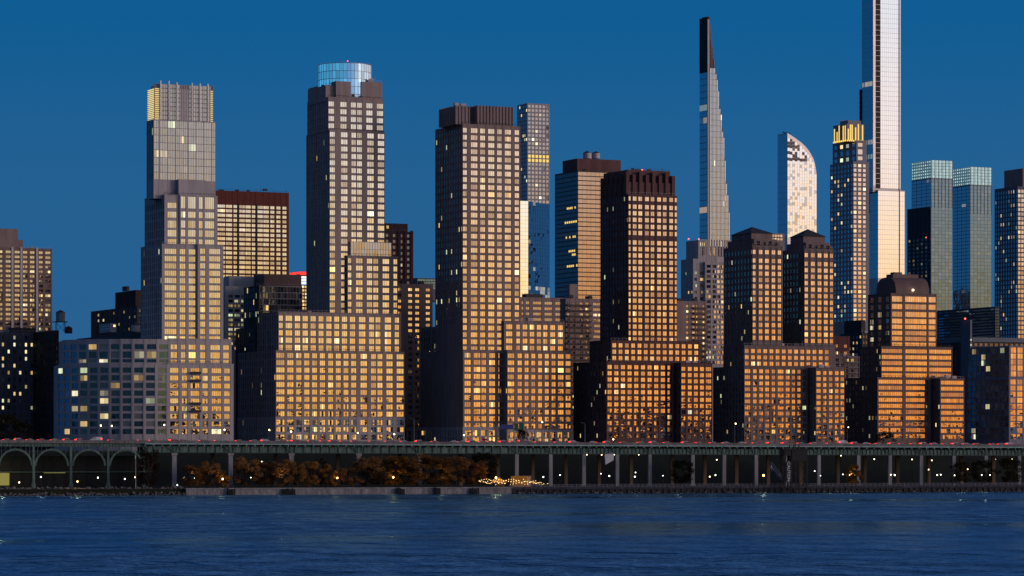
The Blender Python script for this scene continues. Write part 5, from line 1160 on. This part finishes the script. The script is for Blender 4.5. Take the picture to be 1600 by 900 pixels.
def make_tree(h, w, leaf, n=4200, bare=False, seed=1, lo=.13):
    r_ = random.Random(seed); root = empty('tree', (0, 0, 0), 0, 'x', 'tree', None)
    m = MB(); m.tube((0, 0, -.2), (0, 0, h * .35), .26, .18, n=7); limbs = []
    for i in range(9):
        a = i * 2.4 + r_.random(); z0 = h * r_.uniform(.22, .4); e = (math.cos(a) * w * r_.uniform(.4, .8), math.sin(a) * w * r_.uniform(.4, .8), h * r_.uniform(.5, .85))
        m.tube((0, 0, z0), e, .11, .03, n=5); limbs.append(e)
        for q in range(3): e2 = (e[0] * r_.uniform(.5, 1.2), e[1] * r_.uniform(.5, 1.2), min(h * .97, e[2] + r_.uniform(0, h * .15))); m.tube(tuple(.5 * x for x in (e[0], e[1], e[2] + z0)), e2, .045, .012, n=4)
    m.tube((0, 0, h * .35), (0, 0, h * .9), .18, .04, n=6); m.build('trunk', M['bark'], root)
    cl = []
    for i in range(34):
        z = r_.uniform(lo, .97); rad = w * math.sqrt(max(.05, 1 - ((z - .52) / .5) ** 2)) * r_.uniform(.45, .9); a = r_.uniform(0, 6.283)
        cl.append((math.cos(a) * rad, math.sin(a) * rad, z * h, r_.uniform(.16, .34) * w))
    m = MB()
    for i in range(n):
        c_ = cl[r_.randrange(len(cl))]; th, ph = r_.uniform(0, 6.283), math.acos(r_.uniform(-1, 1)); rr_ = c_[3] * r_.uniform(.5, 1.05) 
        p = Vector((c_[0] + rr_ * math.sin(ph) * math.cos(th), c_[1] + rr_ * math.sin(ph) * math.sin(th), c_[2] + rr_ * .85 * math.cos(ph)))
        a = Vector((r_.gauss(0, 1), r_.gauss(0, 1), r_.gauss(0, 1))).normalized(); b_ = a.orthogonal().normalized(); s1 = r_.uniform(.16, .36)
        m.poly([p + a * s1, p + b_ * s1 * .7, p - a * s1, p - b_ * s1 * .7])
    m.build('crown', LM[leaf], root); return root
P1 = make_tree(11.5, 4.6, 'russet', seed=3); P2 = make_tree(12.5, 5.0, 'russet', seed=5); P3 = make_tree(11, 4.4, 'amber', seed=9)
PD = make_tree(13, 5.6, 'dim', n=3200, seed=12); PMr = make_tree(15, 5, 'maroon', n=2600, seed=15)
rus = [(300, 727, P1, 1), (328, 722, P2, 1), (347, 733, P3, .8), (384, 716, P2, 1.05), (413, 721, P1, 1), (441, 719, P2, 1.0), (464, 723, P2, .9), (486, 721, P1, 1.0), (516, 727, P3, .8), (546, 731, P1, .95), (574, 716, P2, 1.1), (599, 712, P1, 1.1), (627, 715, P3, 1.1), (652, 711, P2, 1.1), (684, 713, P1, 1.1), (712, 714, P2, 1.05), (738, 719, P1, 1.0)]
seen = set()
def place(proto, px, d, ytop, label, group, zb=3.0, fw=1.0, rzz=None):
    s_ = s_at(px, d); k = dep(s_, d) / F; H = (CZ + (HY - ytop) * k - zb); 
    h0 = {P1: 11.5, P2: 12.5, P3: 11, PD: 13, PMr: 15}[proto]; sc_ = H / h0; loc = sp(s_, d, zb); rz = rnd.uniform(0, 6.28) if rzz is None else rzz
    o = proto if proto not in seen else dup(proto, loc, rz); seen.add(proto)
    o.location = loc; o.rotation_euler = (0, 0, rz); o.scale = (sc_ * fw, sc_ * fw, sc_); o['label'] = label; o['group'] = group
    if group is None: del o['group']
    return o
for i, (px, yt, pr_, fw) in enumerate(rus):
    place(pr_, px, 12 + rnd.uniform(-2, 3), yt + rnd.uniform(-1, 1), f"{'yellowing' if pr_ is P3 else 'russet'} rounded autumn tree behind the seawall, {ORD[i]} along from the arches", 'autumn trees along the seawall', fw=fw * (1.5 if px > 540 else 1.3))
place(P3, 1334, 8, 727, 'amber autumn tree alone beneath the viaduct beside park lamps', 'autumn trees under the viaduct', fw=1.15)
place(PMr, 232, 14, 700, 'tall maroon tree at the end of the arches by the flagpole', 'dark trees under the viaduct', fw=.95)
place(PMr, 500, 22, 716, 'dim maroon tree in a gap of the russet row before a brown column', 'dark trees under the viaduct', fw=.8)
for px, yt, fw, zb, d, lb in ((1065, 720, 1.2, 3, 22, 'dark bushy tree between columns below the dark red tower'), (1500, 722, 1.25, 3, 24, 'dark spreading tree under the viaduct below the vaulted office wing'), (1535, 720, 1.25, 3, 26, 'dark spreading tree under the viaduct below the glass low-rise flank'), (1580, 716, 1.3, 3, 22, 'dark spreading tree under the viaduct at the frame edge'),
                              (755, 708, 1.0, 3, 26, 'dark tree behind the last russet tree by the cafe'), (455, 722, .8, 3, 26, 'dark slim tree behind the russet row'),
                              (14, 648, 1.0, 19, 112, 'large dark tree above the viaduct before the dim grey block'), (34, 660, .9, 19, 110, 'smaller dark tree above the viaduct touching the large dark one'), (817, 671, .8, 19, 108, 'small dark street tree above the viaduct under the green road signs'), (1384, 676, 1.3, 19, 104, 'low dark shrub-like tree above the viaduct before the vaulted office')):
    place(PD, px, d, yt, lb, 'dark trees around the viaduct', zb=zb, fw=fw)

# ------------------------------------------------------------------ sky, afterglow, sun
w = bpy.data.worlds.new('World'); sc.world = w; w.use_nodes = True
nt = w.node_tree; N, L = nt.nodes, nt.links; N.clear()
GAZ = math.radians(66)                            # bearing of the afterglow: behind the viewer, towards +X
def math_(op, a, b_=None, c_=None):
    n = N.new('ShaderNodeMath'); n.operation = op
    for i, x in enumerate((a, b_, c_)):
        if x is None: continue
        if isinstance(x, (int, float)): n.inputs[i].default_value = x
        else: L.new(x, n.inputs[i])
    return n.outputs[0]
tc = N.new('ShaderNodeTexCoord'); sep = N.new('ShaderNodeSeparateXYZ'); L.new(tc.outputs['Generated'], sep.inputs[0])
x_, y_, z_ = sep.outputs
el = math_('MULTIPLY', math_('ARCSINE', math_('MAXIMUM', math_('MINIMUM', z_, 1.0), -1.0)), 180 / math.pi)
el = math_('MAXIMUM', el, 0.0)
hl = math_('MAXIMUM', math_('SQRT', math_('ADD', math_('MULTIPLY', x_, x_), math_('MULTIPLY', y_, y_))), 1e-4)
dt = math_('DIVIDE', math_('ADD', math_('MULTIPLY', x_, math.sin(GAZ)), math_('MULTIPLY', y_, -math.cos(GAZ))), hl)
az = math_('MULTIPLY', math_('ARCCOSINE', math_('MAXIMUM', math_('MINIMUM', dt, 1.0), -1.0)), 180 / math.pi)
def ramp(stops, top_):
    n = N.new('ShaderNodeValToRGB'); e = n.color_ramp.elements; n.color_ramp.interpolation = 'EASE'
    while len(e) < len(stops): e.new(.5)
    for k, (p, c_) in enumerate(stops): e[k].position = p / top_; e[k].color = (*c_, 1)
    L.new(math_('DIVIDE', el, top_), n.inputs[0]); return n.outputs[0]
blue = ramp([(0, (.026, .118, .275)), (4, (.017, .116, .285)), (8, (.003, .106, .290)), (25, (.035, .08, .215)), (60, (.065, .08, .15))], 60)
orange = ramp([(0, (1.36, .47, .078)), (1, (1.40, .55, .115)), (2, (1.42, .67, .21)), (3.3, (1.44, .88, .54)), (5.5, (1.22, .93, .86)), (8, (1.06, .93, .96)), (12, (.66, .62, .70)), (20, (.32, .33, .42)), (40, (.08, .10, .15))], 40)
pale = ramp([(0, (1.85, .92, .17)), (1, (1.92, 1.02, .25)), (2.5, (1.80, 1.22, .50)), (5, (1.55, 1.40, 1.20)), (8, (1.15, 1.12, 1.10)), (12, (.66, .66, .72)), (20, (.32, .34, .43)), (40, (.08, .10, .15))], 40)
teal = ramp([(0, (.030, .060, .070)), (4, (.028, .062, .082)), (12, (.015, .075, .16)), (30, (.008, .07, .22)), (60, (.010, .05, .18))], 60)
def vmul(c_, f):
    n = N.new('ShaderNodeVectorMath'); n.operation = 'SCALE'; L.new(c_, n.inputs[0])
    if isinstance(f, (int, float)): n.inputs['Scale'].default_value = f
    else: L.new(f, n.inputs['Scale'])
    return n.outputs[0]
def vadd(a, b_):
    n = N.new('ShaderNodeVectorMath'); n.operation = 'ADD'; L.new(a, n.inputs[0]); L.new(b_, n.inputs[1]); return n.outputs[0]
sky = N.new('ShaderNodeTexSky'); sky.sky_type = 'NISHITA'; sky.sun_disc = False
SUN_AZ, SUN_EL = 78.0, 6.0
sky.sun_elevation = math.radians(-2.0); sky.sun_rotation = math.radians(180 - SUN_AZ)
def vmix(f, a, b_):
    n = N.new('ShaderNodeMix'); n.data_type = 'RGBA'; L.new(f, n.inputs[0]); L.new(a, n.inputs[6]); L.new(b_, n.inputs[7]); return n.outputs[2]
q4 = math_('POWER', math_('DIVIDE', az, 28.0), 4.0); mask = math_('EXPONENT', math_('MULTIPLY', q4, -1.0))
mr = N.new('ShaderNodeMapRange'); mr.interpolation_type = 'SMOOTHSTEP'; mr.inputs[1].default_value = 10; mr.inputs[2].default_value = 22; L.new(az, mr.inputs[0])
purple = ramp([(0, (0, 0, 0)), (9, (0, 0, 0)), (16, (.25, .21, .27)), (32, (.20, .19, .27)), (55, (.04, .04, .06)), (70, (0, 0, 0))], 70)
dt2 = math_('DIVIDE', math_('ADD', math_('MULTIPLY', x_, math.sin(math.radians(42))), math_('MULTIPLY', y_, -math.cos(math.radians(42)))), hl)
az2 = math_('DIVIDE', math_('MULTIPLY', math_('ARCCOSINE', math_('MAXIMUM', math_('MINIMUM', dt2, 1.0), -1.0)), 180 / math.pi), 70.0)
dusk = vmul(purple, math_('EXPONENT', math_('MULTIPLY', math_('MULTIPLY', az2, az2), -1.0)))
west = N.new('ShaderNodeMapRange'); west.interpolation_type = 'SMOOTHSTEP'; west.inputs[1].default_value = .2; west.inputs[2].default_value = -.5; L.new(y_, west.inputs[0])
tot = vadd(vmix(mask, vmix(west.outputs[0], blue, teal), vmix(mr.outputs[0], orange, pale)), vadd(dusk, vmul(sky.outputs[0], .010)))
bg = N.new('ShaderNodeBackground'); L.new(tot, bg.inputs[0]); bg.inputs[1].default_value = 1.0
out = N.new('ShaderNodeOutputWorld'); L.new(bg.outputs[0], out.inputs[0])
sd = bpy.data.lights.new('sun', 'SUN'); sd.energy = 1.25; sd.angle = math.radians(16); sd.color = (1, .76, .66)
so = bpy.data.objects.new('sun', sd); col.objects.link(so)
sdir = Vector((math.sin(math.radians(SUN_AZ)) * math.cos(math.radians(SUN_EL)), -math.cos(math.radians(SUN_AZ)) * math.cos(math.radians(SUN_EL)), math.sin(math.radians(SUN_EL))))
so.rotation_euler = sdir.to_track_quat('Z', 'Y').to_euler()

sc.view_settings.view_transform = 'Standard'; sc.view_settings.look = 'None'; sc.view_settings.exposure = 0; sc.view_settings.gamma = 1
sc.cycles.max_bounces = 6; sc.cycles.diffuse_bounces = 2; sc.cycles.glossy_bounces = 3; sc.cycles.transmission_bounces = 2
sc.cycles.sample_clamp_indirect = 4; sc.cycles.use_denoising = True
sc.render.film_transparent = False
